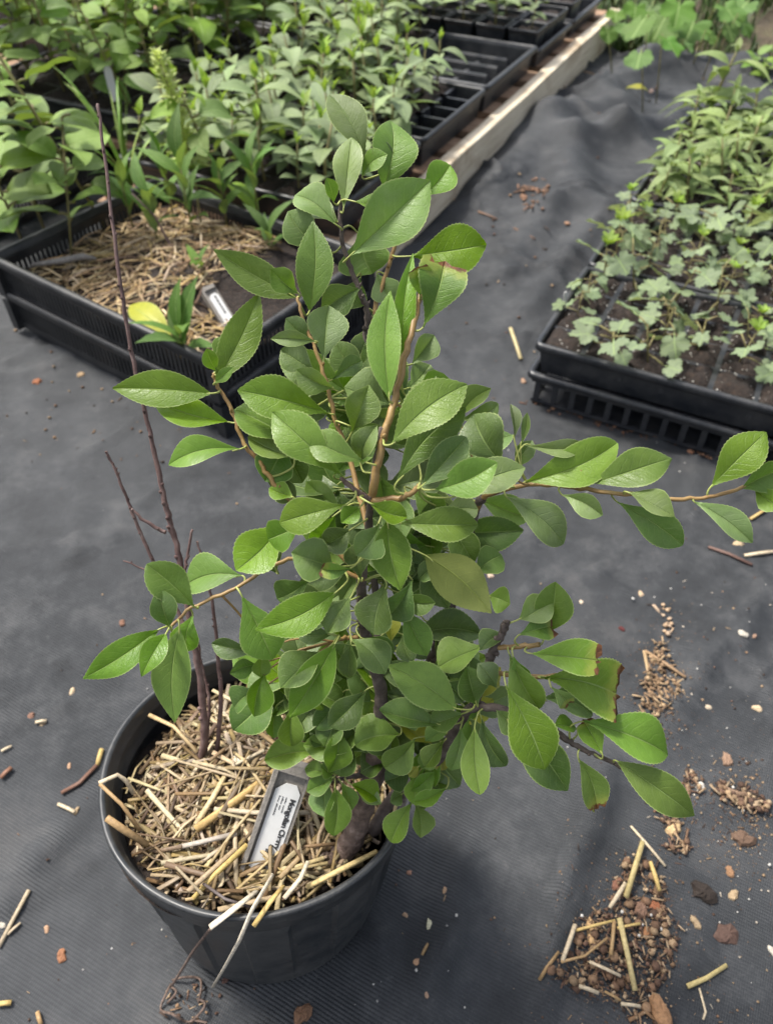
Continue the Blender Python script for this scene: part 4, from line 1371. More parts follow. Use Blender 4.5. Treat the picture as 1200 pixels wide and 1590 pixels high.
# ------------------------------------------------------------------ bare stems in the pot
def stem_mesh(pts, rad, knobs, r, n=7):
    """pts (px, py, t); knobs: chance of a bud at each node"""
    P = catmull([(*att(x, y, t),) for x, y, t in pts], 6)
    P = [Vector(p) + Vector((r.uniform(-1, 1), r.uniform(-1, 1), r.uniform(-1, 1))) * .0006 for p in P]
    m = len(P)
    R = [rad[0] + (rad[1] - rad[0]) * (i / (m - 1)) ** .8 for i in range(m)]
    R = [q * r.uniform(.9, 1.1) for q in R]
    mb = MB(); mb.tube(P, R, n)
    for i in range(2, m - 1):
        if r.random() < knobs:
            d = Vector((r.uniform(-1, 1), r.uniform(-1, 1), r.uniform(-.2, .6))).normalized()
            q = P[i] + d * R[i] * .5
            mb.tube([q, q + d * R[i] * .8 + Vector((0, 0, .0010)), q + d * R[i] * 1.0 + Vector((0, 0, .0022))], [R[i] * .75, R[i] * .6, R[i] * .15], 5)
    return mb, P, R
r = random.Random(12)
sb = att(305, 1212, .665)
bare = empty("bare_sapling", sb, 0, "tall leafless reddish brown stem rising from the back left of the pot", 'sapling')
def bare_part(pts, rad, knobs=.3):
    mb, P, R = stem_mesh(pts, rad, knobs, r)
    mb.v = [tuple(Vector(v) - sb) for v in mb.v]
    return mb.build("stem", M_STICK, bare)
bare_part([(305, 1216, .668), (318, 1140, .645), (312, 1060, .63), (300, 990, .615), (282, 880, .60), (268, 820, .592), (255, 775, .585), (240, 700, .576), (225, 640, .568), (205, 545, .556), (185, 420, .54), (165, 260, .528), (152, 160, .52)], (.0035, .0010), .6)
bare_part([(258, 828, .592), (230, 812, .588), (204, 790, .585)], (.0016, .0011), .2)
bare_part([(296, 985, .615), (268, 935, .61), (244, 882, .603), (222, 835, .596), (203, 788, .59), (182, 735, .58), (165, 700, .575)], (.0019, .0010), .3)
bare_part([(286, 893, .60), (292, 860, .597), (299, 822, .592)], (.0016, .0009), .4)
bare_part([(246, 892, .60), (220, 882, .60), (191, 870, .598)], (.0010, .0006), .1)
bare2 = empty("thin_bare_twigs", att(335, 1185, .66), 0, "two thin leafless twigs standing beside the reddish brown stem", 'sapling')
for pts in ([(312, 1200, .665), (322, 1140, .65), (324, 1080, .645), (314, 1035, .64), (306, 985, .63)], [(334, 1180, .66), (343, 1100, .645), (338, 1010, .63), (330, 940, .615), (318, 880, .605), (306, 840, .60)]):
    mb, P, R = stem_mesh(pts, (.0022, .0008), .25, r)
    mb.v = [tuple(Vector(v) - bare2.location) for v in mb.v]
    mb.build("stem", M_STICK, bare2)

# ------------------------------------------------------------------ the cherry bush
BB = att(530, 1340, .60)
bush = empty("cherry_bush", BB, 0, "leafy green cherry bush with serrated leaves growing in the black pot", 'shrub')
BR = {}
SAMPLES = []          # (point, pixel, t) along every branch
def branch(key, pts, r0, r1, mat, knobs=.12):
    mb, P, R = stem_mesh(pts, (r0, r1), knobs, random.Random(len(BR) + 3), 8)
    mb.v = [tuple(Vector(v) - BB) for v in mb.v]
    mb.build("stem", mat, bush)
    BR[key] = P
    SAMPLES.extend(P)
branch('A0', [(508, 1356, .603), (528, 1330, .598), (548, 1300, .59), (566, 1245, .578), (580, 1190, .565), (588, 1130, .543)], .0105, .0068, M_TRUNK, .1)
branch('A', [(586, 1150, .550), (590, 1110, .535), (590, 1070, .52), (572, 1005, .497), (561, 945, .477), (564, 880, .455), (572, 820, .435), (577, 770, .42), (592, 662, .405)], .0056, .0014, M_BARK, .2)
branch('Ab', [(574, 790, .425), (584, 735, .412), (592, 690, .407), (607, 645, .406), (622, 580, .409), (640, 510, .414), (656, 445, .42)], .0023, .0017, M_SHOOT, .1)
branch('B', [(560, 1262, .582), (600, 1180, .572), (640, 1080, .557), (668, 1030, .545), (690, 970, .535), (716, 880, .52), (736, 800, .50), (748, 772, .475)], .0050, .0026, M_BARK, .2)
branch('R1', [(738, 796, .498), (752, 772, .475), (792, 757, .457), (850, 752, .447), (910, 760, .441), (980, 768, .435), (1040, 776, .432), (1100, 770, .43), (1165, 755, .43), (1230, 742, .43)], .0019, .0009, M_SHOOT, .1)
branch('R3', [(578, 1290, .60), (610, 1240, .592), (655, 1212, .575), (687, 1168, .545), (715, 1118, .517), (735, 1098, .505), (784, 1103, .495), (859, 1135, .49), (896, 1159, .488), (933, 1177, .486), (990, 1205, .485)], .0055, .0011, M_BARK, .2)
branch('R2', [(733, 1100, .506), (748, 1060, .495), (758, 1028, .488), (770, 1000, .482), (780, 980, .478), (784, 966, .476)], .0034, .0022, M_BARK, .3)
branch('R2s', [(768, 1005, .483), (800, 1004, .478), (838, 1000, .474)], .0019, .0016, M_SHOOT, 0)
branch('R2t', [(758, 1042, .49), (820, 1050, .482), (897, 1047, .474)], .0018, .0013, M_SHOOT, 0)
branch('C', [(592, 1085, .525), (582, 900, .518), (568, 700, .50), (567, 547, .49), (571, 492, .485), (562, 459, .48), (546, 422, .476), (533, 380, .472), (527, 334, .47), (532, 305, .468)], .0030, .0010, M_BARK, .2)
branch('C2', [(567, 560, .49), (585, 470, .488), (602, 417, .486), (615, 372, .484), (612, 310, .483), (606, 262, .482)], .0018, .0010, M_SHOOT, .1)
branch('L1', [(572, 830, .44), (548, 730, .452), (523, 660, .45), (511, 609, .448), (492, 547, .446), (475, 505, .445), (461, 462, .444)], .0017, .0009, M_SHOOT, .1)
branch('L2', [(565, 900, .46), (500, 830, .456), (426, 750, .45), (403, 717, .448), (378, 688, .447), (362, 640, .446), (338, 600, .445), (332, 580, .444)], .0017, .0010, M_SHOOT, .1)
branch('L3', [(563, 900, .46), (500, 872, .457), (438, 872, .452), (368, 912, .448), (299, 944, .446), (264, 974, .445)], .0015, .0009, M_SHOOT, .05)
branch('S1', [(576, 775, .42), (560, 768, .418), (528, 742, .414)], .0020, .0012, M_TRUNK, .1)
branch('S2', [(578, 778, .42), (625, 772, .416), (652, 754, .412)], .0022, .0014, M_SHOOT, .1)
branch('P1', [(577, 1200, .567), (548, 1205, .563), (520, 1212, .56), (502, 1212, .558)], .0026, .0014, M_BARK, .2)
branch('P2', [(520, 1212, .56), (510, 1180, .556), (508, 1155, .552), (485, 1110, .548), (480, 1095, .546)], .0020, .0012, M_STICK, .2)
branch('M1', [(556, 990, .492), (535, 990, .49), (520, 996, .486)], .0016, .0011, M_SHOOT, 0)

LR = random.Random(2024)
NLEAF = 0
def cherry_leaf(bx, by, tx, ty, w, t, dt=None, roll=None, fold=None, curl=None, mat=None, cut=1.0, flip=False, shape='obov', wave=None):
    global NLEAF
    r = LR
    t1 = t + (dt if dt is not None else r.uniform(-.012, .010))
    P0, P1 = att(bx, by, t), att(tx, ty, t1)
    d = P1 - P0; L = d.length; d.normalize()
    mid = (P0 + P1) / 2
    vc = (CAMP - mid).normalized()
    ref = vc * .78 + Vector((0, 0, .34))
    n = (ref - d * ref.dot(d)).normalized()
    vp = (vc - d * vc.dot(d)).normalized()
    ro = math.radians(roll if roll is not None else r.uniform(-34, 34))
    n = Matrix.Rotation(ro, 3, d) @ n
    facing = max(.62, abs(n.dot(vp)))
    W = w * (t + t1) / 2 / FPX / facing * 1.06
    if flip: n = -n
    y = n.cross(d)
    M = Matrix((d, y, n)).transposed().to_4x4()
    M.translation = P0 - BB
    big = L > .03
    nt_ = max(9, min(22, int(L / .0022)))
    vfu = blade(L, W, nt_ * 2 if big else nt_, 4 if big else 3, (fold if fold is not None else r.uniform(.25, .68)) * 1.45, curl if curl is not None else r.uniform(-.07, .17), r.uniform(-.08, .08), shape, teeth=1, tooth=r.uniform(.014, .032), wave=wave if wave is not None else r.uniform(.012, .045), wph=r.uniform(0, 6), cut=cut, rr=r, pe=r.uniform(1.10, 1.50), blunt=r.uniform(.60, 1.0))
    mb = MB(); mb.add(vfu[0], vfu[1], 0, uv=vfu[2])
    # petiole to the nearest branch
    best = min(SAMPLES, key=lambda q: (q - P0).length_squared)
    gap = (best - P0).length
    Mi = M.inverted()
    a = Mi @ (P0 - BB); b = Mi @ (best - BB)
    g_ = min(gap, .02)
    pp = catmull([Vector((L * .12, 0, -.0003)), a, a.lerp(b, .35) + Vector((-g_ * .28, 0, 0)), a.lerp(b, .72) + Vector((-g_ * .16, 0, -g_ * .05)), b], 3)
    mb.tube([Vector(q) for q in pp], [.0004 + .0004 * i / (len(pp) - 1) for i in range(len(pp))], 5, 1)
    me = mb.mesh("leaf", [mat or M_LEAF, M_PETI if gap < .035 else M_SHOOT])
    NLEAF += 1
    return link("leaf", me, bush, M)

G, DK, GY, YL, LM, BN = M_LEAF, M_LEAFD, M_LEAFG, M_LEAFY, M_LEAFL, M_LEAFB
def leaves(rows):
    for row in rows:
        a, kw = row[:6], (row[6] if len(row) > 6 else {})
        cherry_leaf(*a, **kw)
k_ = lambda **kw: kw
leaves([
 # top of the bush
 (567, 246, 512, 147, 50, .490, k_(mat=GY, roll=10, fold=.2)), (533, 328, 546, 213, 42, .466, k_(mat=GY, roll=-12, fold=.3)),
 (596, 292, 606, 188, 66, .480, k_(roll=14, fold=.35, shape='oval')), (545, 396, 668, 280, 84, .456, k_(mat=GY, roll=8, fold=.45, curl=.05)),
 (652, 308, 699, 256, 48, .484, k_(roll=5)), (562, 274, 602, 240, 28, .478, k_(mat=LM)), (521, 348, 458, 303, 48, .462, k_(mat=GY, fold=.5, curl=.12)),
 (500, 388, 447, 328, 52, .474, k_(mat=DK)), (481, 482, 486, 343, 54, .458, k_(roll=-8, fold=.3, shape='oval')), (518, 315, 507, 276, 20, .464),
 (551, 313, 602, 329, 22, .460, k_(fold=.7)), (636, 398, 755, 380, 70, .476, k_(roll=6, fold=.22, curl=.06)), (558, 365, 578, 425, 78, .482, k_(mat=GY)),
 (560, 447, 498, 486, 48, .478, k_(mat=DK)), (585, 425, 610, 470, 45, .488, k_(mat=GY)), (560, 430, 545, 480, 40, .486, k_(mat=DK)),
 (575, 505, 555, 560, 36, .492, k_(mat=DK)), (572, 480, 600, 515, 30, .490, k_(mat=DK)), (600, 400, 575, 345, 42, .486, k_(mat=GY)), (525, 345, 480, 330, 30, .474, k_(mat=GY)),
 (616, 345, 650, 330, 34, .487, k_(mat=DK)), (608, 262, 585, 215, 32, .484, k_(mat=DK)),
 # upper left shoot
 (460, 462, 332, 387, 50, .444, k_(roll=-10, fold=.35, shape='oval')), (464, 456, 420, 418, 38, .441), (490, 530, 420, 526, 24, .440, k_(mat=GY, fold=.6)),
 (482, 526, 444, 494, 36, .447, k_(mat=GY)), (502, 562, 510, 474, 60, .450, k_(mat=GY, roll=12, fold=.45)), (490, 578, 436, 543, 46, .452, k_(mat=GY)),
 (517, 602, 460, 574, 40, .447, k_(mat=GY)), (515, 590, 562, 560, 32, .462, k_(mat=DK)), (505, 592, 455, 606, 36, .456, k_(mat=DK)),
 # left shoot
 (336, 592, 403, 454, 54, .440, k_(roll=8, fold=.3, shape='oval')), (338, 578, 321, 541, 24, .440), (341, 570, 354, 522, 26, .443), (333, 595, 363, 570, 18, .438),
 (328, 611, 175, 603, 54, .440, k_(roll=-8, fold=.35, shape='oval', curl=.05)), (358, 656, 240, 622, 46, .447, k_(roll=10)), (374, 697, 262, 722, 42, .442, k_(fold=.45, curl=.12)),
 (514, 643, 369, 606, 62, .446, k_(roll=-6, fold=.4, curl=.1)), (466, 692, 364, 636, 64, .449, k_(roll=14)), (455, 707, 385, 678, 46, .446, k_(mat=GY)),
 (445, 690, 412, 748, 60, .455, k_(mat=DK)), (415, 745, 460, 775, 36, .456, k_(mat=DK)), (440, 700, 470, 750, 40, .46, k_(mat=DK)),
 # crown around the two main shoots
 (534, 741, 423, 640, 64, .414, k_(roll=-10, fold=.3)), (568, 718, 478, 679, 48, .406, k_(roll=6, fold=.35)), (546, 672, 573, 597, 52, .428, k_(mat=GY, roll=12, fold=.5)),
 (604, 618, 606, 451, 50, .404, k_(roll=-14, fold=.4, shape='oval', curl=.03)), (622, 568, 641, 393, 32, .418, k_(roll=20, fold=.4, shape='lance')),
 (657, 508, 690, 408, 72, .414, k_(mat=BN, cut=.80, roll=6, fold=.35)), (652, 458, 645, 415, 34, .412, k_(mat=BN, cut=.75)),
 (608, 690, 725, 597, 70, .398, k_(roll=-6, fold=.22, curl=.06)), (614, 752, 723, 632, 58, .410, k_(mat=DK, roll=12, fold=.2)), (655, 755, 724, 678, 50, .404, k_(mat=DK, fold=.4)),
 (676, 760, 772, 718, 56, .406, k_(roll=8, fold=.4)), (702, 772, 815, 726, 52, .412, k_(mat=GY, fold=.3)), (782, 722, 735, 643, 72, .422, k_(mat=DK, roll=-8)),
 (712, 650, 762, 603, 34, .440), (716, 652, 774, 627, 30, .446, k_(mat=GY)), (798, 682, 792, 627, 15, .440, k_(mat=GY, fold=.8)), (808, 692, 818, 640, 13, .442, k_(mat=GY, fold=.8)),
 (574, 781, 632, 803, 34, .404, k_(roll=-10)), (620, 812, 742, 815, 52, .414, k_(roll=4, fold=.4)), (601, 808, 622, 917, 60, .410, k_(fold=.3, roll=-6, shape='oval')),
 (588, 812, 553, 863, 50, .414, k_(mat=DK, fold=.3)), (538, 783, 434, 812, 54, .410, k_(roll=-6, fold=.25)), (470, 815, 416, 838, 50, .424), (442, 808, 367, 886, 66, .440, k_(roll=10, fold=.35)),
 (455, 772, 418, 758, 30, .442), (522, 880, 452, 858, 64, .432, k_(mat=GY, roll=-8)), (545, 822, 502, 847, 44, .422, k_(mat=DK)), (560, 786, 530, 812, 30, .416),
 (545, 882, 495, 884, 24, .424, k_(mat=BN, fold=.8, cut=.8)), (520, 921, 396, 978, 58, .440, k_(roll=-8, fold=.3, curl=.08, shape='oval')), (546, 925, 508, 984, 52, .446, k_(mat=GY)),
 (374, 922, 424, 1024, 66, .442, k_(roll=8, fold=.35)), (645, 700, 620, 640, 60, .430, k_(mat=DK)), (540, 660, 590, 690, 50, .436, k_(mat=GY)), (605, 628, 534, 602, 64, .436, k_(mat=GY, roll=14)),
 (640, 565, 674, 520, 38, .442, k_(mat=GY)), (636, 602, 668, 566, 40, .438, k_(mat=GY)), (650, 620, 700, 590, 44, .440), (560, 720, 585, 660, 36, .420, k_(mat=GY)),
 (590, 740, 600, 800, 40, .430, k_(mat=DK)), (640, 760, 690, 800, 44, .428), (560, 900, 560, 840, 40, .452, k_(mat=DK)), (640, 810, 700, 790, 40, .426, k_(mat=DK)), (690, 790, 742, 790, 38, .43, k_(mat=GY)),
 (660, 862, 763, 952, 72, .446, k_(flip=True, fold=.25, roll=0, shape='oval')), (735, 892, 779, 862, 46, .500), (758, 925, 792, 938, 40, .505), (622, 932, 676, 936, 32, .470, k_(mat=LM)), (600, 905, 580, 985, 56, .452, k_(mat=DK)),
 (627, 946, 662, 1018, 44, .468), (640, 900, 600, 960, 46, .47, k_(mat=DK)), (690, 880, 650, 900, 30, .49, k_(mat=DK)),
 (525, 940, 470, 960, 40, .462, k_(mat=DK)), (520, 800, 480, 850, 44, .44), (480, 900, 430, 930, 50, .46, k_(mat=DK)), (430, 890, 400, 850, 44, .458, k_(mat=DK)),
 # left arm
 (246, 978, 129, 1054, 47, .440, k_(roll=-8, fold=.35, shape='oval')), (258, 984, 220, 1051, 37, .436, k_(fold=.4, shape='oval')), (279, 977, 272, 1122, 56, .440, k_(roll=6, fold=.22, shape='oval', dt=.006)),
 (264, 973, 246, 914, 40, .436, k_(mat=DK, fold=.4)), (302, 942, 228, 876, 56, .440, k_(fold=.35, roll=-10)), (376, 894, 288, 908, 58, .450, k_(roll=12, fold=.4)), (300, 955, 290, 1012, 42, .452),
 (400, 1012, 329, 999, 30, .47, k_(mat=DK)), (400, 1032, 357, 1046, 30, .48, k_(mat=DK)), (410, 1012, 406, 1052, 28, .475), (412, 1045, 395, 1113, 42, .48), (402, 1072, 364, 1100, 38, .49, k_(mat=DK)),
 (520, 1000, 449, 1116, 56, .462, k_(roll=-6, fold=.25, shape='oval')), (505, 1010, 436, 1068, 52, .475, k_(mat=DK)), (546, 993, 598, 1047, 48, .470, k_(mat=DK, fold=.2)),
 (560, 990, 613, 1012, 32, .475, k_(mat=DK)), (545, 1000, 541, 1051, 28, .48, k_(mat=DK)), (515, 985, 461, 985, 30, .47, k_(mat=DK)),
 # right arm
 (785, 770, 874, 845, 54, .444, k_(fold=.3, curl=.16, mat=GY, roll=-12)), (813, 691, 908, 692, 27, .440, k_(mat=GY, fold=.5)), (815, 748, 958, 688, 64, .446, k_(roll=10, fold=.4)), (915, 752, 1043, 712, 56, .440, k_(roll=-4, fold=.3)),
 (872, 768, 936, 800, 34, .440, k_(mat=GY)), (976, 765, 1047, 802, 36, .428, k_(mat=GY, fold=.4)), (956, 778, 1060, 846, 50, .446, k_(mat=DK, fold=.2)), (1076, 778, 1167, 843, 38, .430, k_(mat=GY, curl=.1)),
 (1102, 757, 1189, 671, 58, .428, k_(roll=6, fold=.2)), (1150, 758, 1218, 728, 46, .430), (800, 728, 826, 684, 28, .455, k_(mat=GY)), (1170, 756, 1215, 790, 36, .432),
 # lower right arm
 (708, 1100, 602, 1033, 64, .486, k_(roll=-4, fold=.25, shape='oval')), (690, 1126, 588, 1102, 40, .500, k_(mat=DK)), (722, 1107, 666, 1126, 36, .500, k_(mat=DK)), (752, 1002, 680, 1036, 52, .500),
 (740, 1095, 724, 1034, 48, .490, k_(mat=DK)), (770, 1068, 742, 1030, 34, .484, k_(mat=GY)), (790, 1014, 836, 1101, 50, .474), (796, 1018, 816, 1056, 28, .470, k_(mat=LM)),
 (785, 1064, 846, 1195, 72, .466, k_(roll=4, fold=.2, curl=.08)), (790, 1124, 881, 1228, 62, .490, k_(mat=DK)), (737, 1126, 745, 1234, 42, .492, k_(fold=.35)), (748, 1116, 785, 1190, 42, .502, k_(mat=DK)),
 (715, 1130, 700, 1196, 36, .506, k_(mat=GY)), (820, 1014, 930, 1026, 54, .468, k_(mat=BN, cut=.86, roll=-6)), (838, 1052, 958, 1078, 86, .472, k_(mat=BN, cut=.74, roll=8, fold=.4)),
 (840, 1085, 920, 1110, 48, .486, k_(mat=DK)), (855, 1066, 882, 1094, 26, .468, k_(mat=BN, cut=.85)), (805, 986, 858, 972, 40, .470, k_(mat=BN, cut=.85)), (805, 962, 858, 930, 46, .472, k_(mat=GY)),
 (846, 986, 862, 903, 56, .482), (905, 1120, 1037, 1172, 66, .480, k_(roll=-10, fold=.45)), (935, 1172, 905, 1118, 36, .476, k_(mat=BN, cut=.9)), (958, 1182, 1077, 1267, 54, .480, k_(roll=8, fold=.25, shape='oval')),
 (897, 1177, 926, 1253, 42, .484, k_(mat=BN, cut=.92)), (895, 1132, 860, 1126, 24, .49), (782, 985, 745, 1010, 30, .49, k_(mat=DK)), (770, 1100, 810, 1130, 34, .496, k_(mat=DK)), (690, 1060, 720, 1090, 36, .51, k_(mat=DK)),
 # low shoots over the straw
 (500, 1166, 411, 1181, 46, .552, k_(roll=4)), (455, 1090, 452, 1159, 38, .54, k_(mat=G)), (430, 1095, 425, 1146, 27, .545), (570, 1070, 512, 1129, 46, .520, k_(mat=DK)), (545, 1145, 528, 1206, 56, .555, k_(mat=DK)),
 (622, 1140, 551, 1156, 56, .530), (645, 1146, 596, 1191, 44, .535), (515, 1198, 474, 1192, 24, .552), (520, 1205, 476, 1229, 30, .553), (520, 1222, 518, 1298, 40, .548), (530, 1215, 546, 1259, 26, .553),
 (545, 1218, 588, 1241, 32, .552), (518, 1202, 498, 1188, 24, .551), (650, 1200, 645, 1251, 30, .552), (665, 1210, 694, 1217, 20, .555), (640, 1245, 607, 1308, 38, .56), (645, 1247, 653, 1301, 34, .562),
 (640, 1192, 597, 1213, 40, .566, k_(mat=DK)), (625, 1232, 606, 1246, 22, .566, k_(mat=DK)), (650, 1190, 635, 1206, 17, .55, k_(mat=YL)), (680, 1172, 690, 1196, 24, .556, k_(mat=YL)), (672, 1165, 655, 1193, 28, .545),
 (690, 1150, 660, 1191, 32, .53), (700, 1125, 660, 1151, 26, .52, k_(mat=LM)), (625, 985, 640, 1030, 30, .50, k_(mat=DK)), (640, 1010, 618, 1000, 24, .52, k_(mat=YL)), (605, 1000, 600, 950, 26, .50, k_(mat=YL)),
 (480, 1100, 440, 1080, 34, .545, k_(mat=DK)), (510, 1150, 480, 1140, 30, .55, k_(mat=DK)), (600, 1180, 560, 1200, 40, .56, k_(mat=DK)), (660, 1215, 680, 1235, 18, .56, k_(mat=DK)),
])
# inner leaves that fill the heart of the bush, behind those in front
poly = [(430, 660), (520, 600), (600, 560), (700, 620), (770, 720), (760, 800), (660, 900), (640, 1010), (720, 1090), (690, 1150), (560, 1130), (430, 1090), (400, 1000), (420, 880), (400, 760)]
def inside_poly(x, y, P):
    c = False
    for i in range(len(P)):
        (x0, y0), (x1, y1) = P[i], P[i - 1]
        if (y0 > y) != (y1 > y) and x < (x1 - x0) * (y - y0) / (y1 - y0) + x0: c = not c
    return c
cnt = 0
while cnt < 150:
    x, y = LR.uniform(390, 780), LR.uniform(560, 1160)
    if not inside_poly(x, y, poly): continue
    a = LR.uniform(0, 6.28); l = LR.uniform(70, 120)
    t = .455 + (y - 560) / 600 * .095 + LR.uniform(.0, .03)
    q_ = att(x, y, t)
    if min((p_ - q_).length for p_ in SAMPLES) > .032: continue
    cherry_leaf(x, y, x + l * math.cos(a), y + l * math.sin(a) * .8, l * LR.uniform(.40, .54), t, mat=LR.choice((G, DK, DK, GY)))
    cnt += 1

cnt = 0
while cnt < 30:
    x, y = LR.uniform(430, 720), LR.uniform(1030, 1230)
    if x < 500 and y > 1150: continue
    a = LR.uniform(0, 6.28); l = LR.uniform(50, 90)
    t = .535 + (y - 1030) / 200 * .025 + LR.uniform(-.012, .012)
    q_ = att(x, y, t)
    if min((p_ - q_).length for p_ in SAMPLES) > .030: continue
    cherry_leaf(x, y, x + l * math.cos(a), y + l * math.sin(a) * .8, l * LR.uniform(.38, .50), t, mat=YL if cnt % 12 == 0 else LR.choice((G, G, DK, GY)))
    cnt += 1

# ------------------------------------------------------------------ weeds and grass beyond the fabric
r = random.Random(31)
GE = [(x, y) for x, y in ((930, 70), (1000, 68), (1080, 72), (1200, 92))]
mb = MB()
def grass_tuft(mb, p, n, L, spread, r):
    for _ in range(n):
        a, l = r.uniform(0, 6.28), L * r.uniform(.5, 1.2)
        lean = r.uniform(.2, 1.1)
        q = p + Vector((r.uniform(-spread, spread), r.uniform(-spread, spread), 0))
        s = Vector((-math.sin(a), math.cos(a), 0))
        d = Vector((math.cos(a), math.sin(a), 0))
        V = []
        for i in range(4):
            u = i / 3
            c = q + d * l * lean * u ** 1.6 * .7 + Vector((0, 0, l * (u - .45 * lean * u * u)))
            w = .0042 * (1 - u ** 1.5) + .0004
            V += [c - s * w, c + s * w]
        c = r.choice(((.035, .075, .014, 1), (.050, .100, .018, 1), (.080, .140, .028, 1), (.12, .16, .055, 1), (.025, .055, .012, 1)))
        mb.add(V, [(0, 1, 3, 2), (2, 3, 5, 4), (4, 5, 7, 6)], 0, c)
for k in range(900):
    s = 3.05 + r.random() ** 1.3 * 2.2
    w = r.uniform(-2.6, 1.9)
    p = E1 * s + E2 * w
    if s < 3.1 and r.random() < .5: continue
    grass_tuft(mb, Vector((p.x, p.y, -.02)), 16, min(r.uniform(.08, .24), .07 + (s - 3.0) * .35), .07, r)
for k in range(40):
    p = pw(r.uniform(1.55, 1.75), r.uniform(-.16, -.02))
    if p.dot(E1) > 2.9: grass_tuft(mb, Vector((p.x, p.y, -.005)), 8, .10, .03, r)
tag(mb.build("grass", M_GRASS), kind='stuff')

L_VINE = leaf_set(lambda r_, k: lobed_blade(1.0, k + 50, .12, .18), M_VINE, 5)
vine_spots = [(980, 42, .055), (1032, 62, .05), (1000, 85, .045), (1045, 18, .085), (1085, 30, .085), (1020, 5, .06), (1120, 8, .07), (960, 20, .04), (990, 8, .05), (1150, 30, .05), (1065, 70, .03), (945, 45, .035), (1100, 55, .035), (1170, 5, .06), (1010, 30, .06), (1060, 0, .07), (1130, 40, .04)]
vb = at(1020, 40, 0)
vine = empty("vine_weed", Vector((vb.x, vb.y, 0)), 0, "bright green broad-leaved weed sprawling over the far edge of the fabric", 'weed')
prev = None
for i, (x, y, s) in enumerate(vine_spots):
    h = .10 + .10 * r.random()
    p = at(x, y - 4, h) - vine.location
    az = -math.pi / 2 + r.uniform(-.9, .9)
    b = p + Vector((0, .03, 0))
    M = Matrix.Translation(b) @ Matrix.Rotation(az, 4, 'Z') @ Matrix.Rotation(r.uniform(.25, .8), 4, 'Y') @ Matrix.Rotation(r.uniform(-.3, .3), 4, 'X') @ Matrix.Scale(s * 1.8, 4)
    link("leaf", r.choice(L_VINE), vine, M)
    m = MB(); m.tube([b, Vector((b.x * .9, b.y + .03, h * .5)), Vector((b.x * .8, b.y + .06, -.01))], [.0016, .0018, .002], 5)
    m.build("stem", M_SSTEM, vine)
for i, (x, y) in enumerate(((1180, 128), (1195, 118), (1168, 120))):
    rosette("small_weed", f"small dark green weed at the fabric's far right edge, {('nearest', 'rightmost', 'leftmost')[i]} of three", Vector((at(x, y).x, at(x, y).y, gzi(*at(x, y).xy))), 6, .05, .05, r, L_BROAD, group="small weeds at the far right edge", el=(0, .6))

# ------------------------------------------------------------------ litter on the fabric
def on_ground(x, y, lift=.0015):
    p = at(x, y)
    z = gzi(p.x, p.y)
    p = at(x, y, z)
    return Vector((p.x, p.y, gzi(p.x, p.y) + lift))
HEAP = [(985, 1318), (1030, 1360), (1038, 1420), (1052, 1440), (1048, 1500), (1010, 1540), (1040, 1590), (985, 1590), (960, 1565), (900, 1540), (850, 1515), (858, 1495), (892, 1475), (890, 1425), (945, 1410), (955, 1360)]
def ground_stalk(label, pts, wpx, col, name="straw_stalk", cat='straw', group=None):
    P = [on_ground(x, y) for x, y in pts]
    w = wpx * .72 * (P[0] - CAMP).length / FPX
    P = [p + Vector((0, 0, w * .30 + (.006 if inside_poly(pts[0][0], pts[0][1], HEAP) or inside_poly(pts[-1][0], pts[-1][1], HEAP) else 0))) for p in P]
    if len(P) == 2: P.insert(1, P[0].lerp(P[1], .5) + Vector((0, 0, .001)))
    m = MB(); straw_piece(m, P, w, (*col, 1), .6, random.Random(int(pts[0][0])))
    return tag(m.build(name, M_STRAW), label, cat, group)
SG = "straw stalks lying on the ground cover"
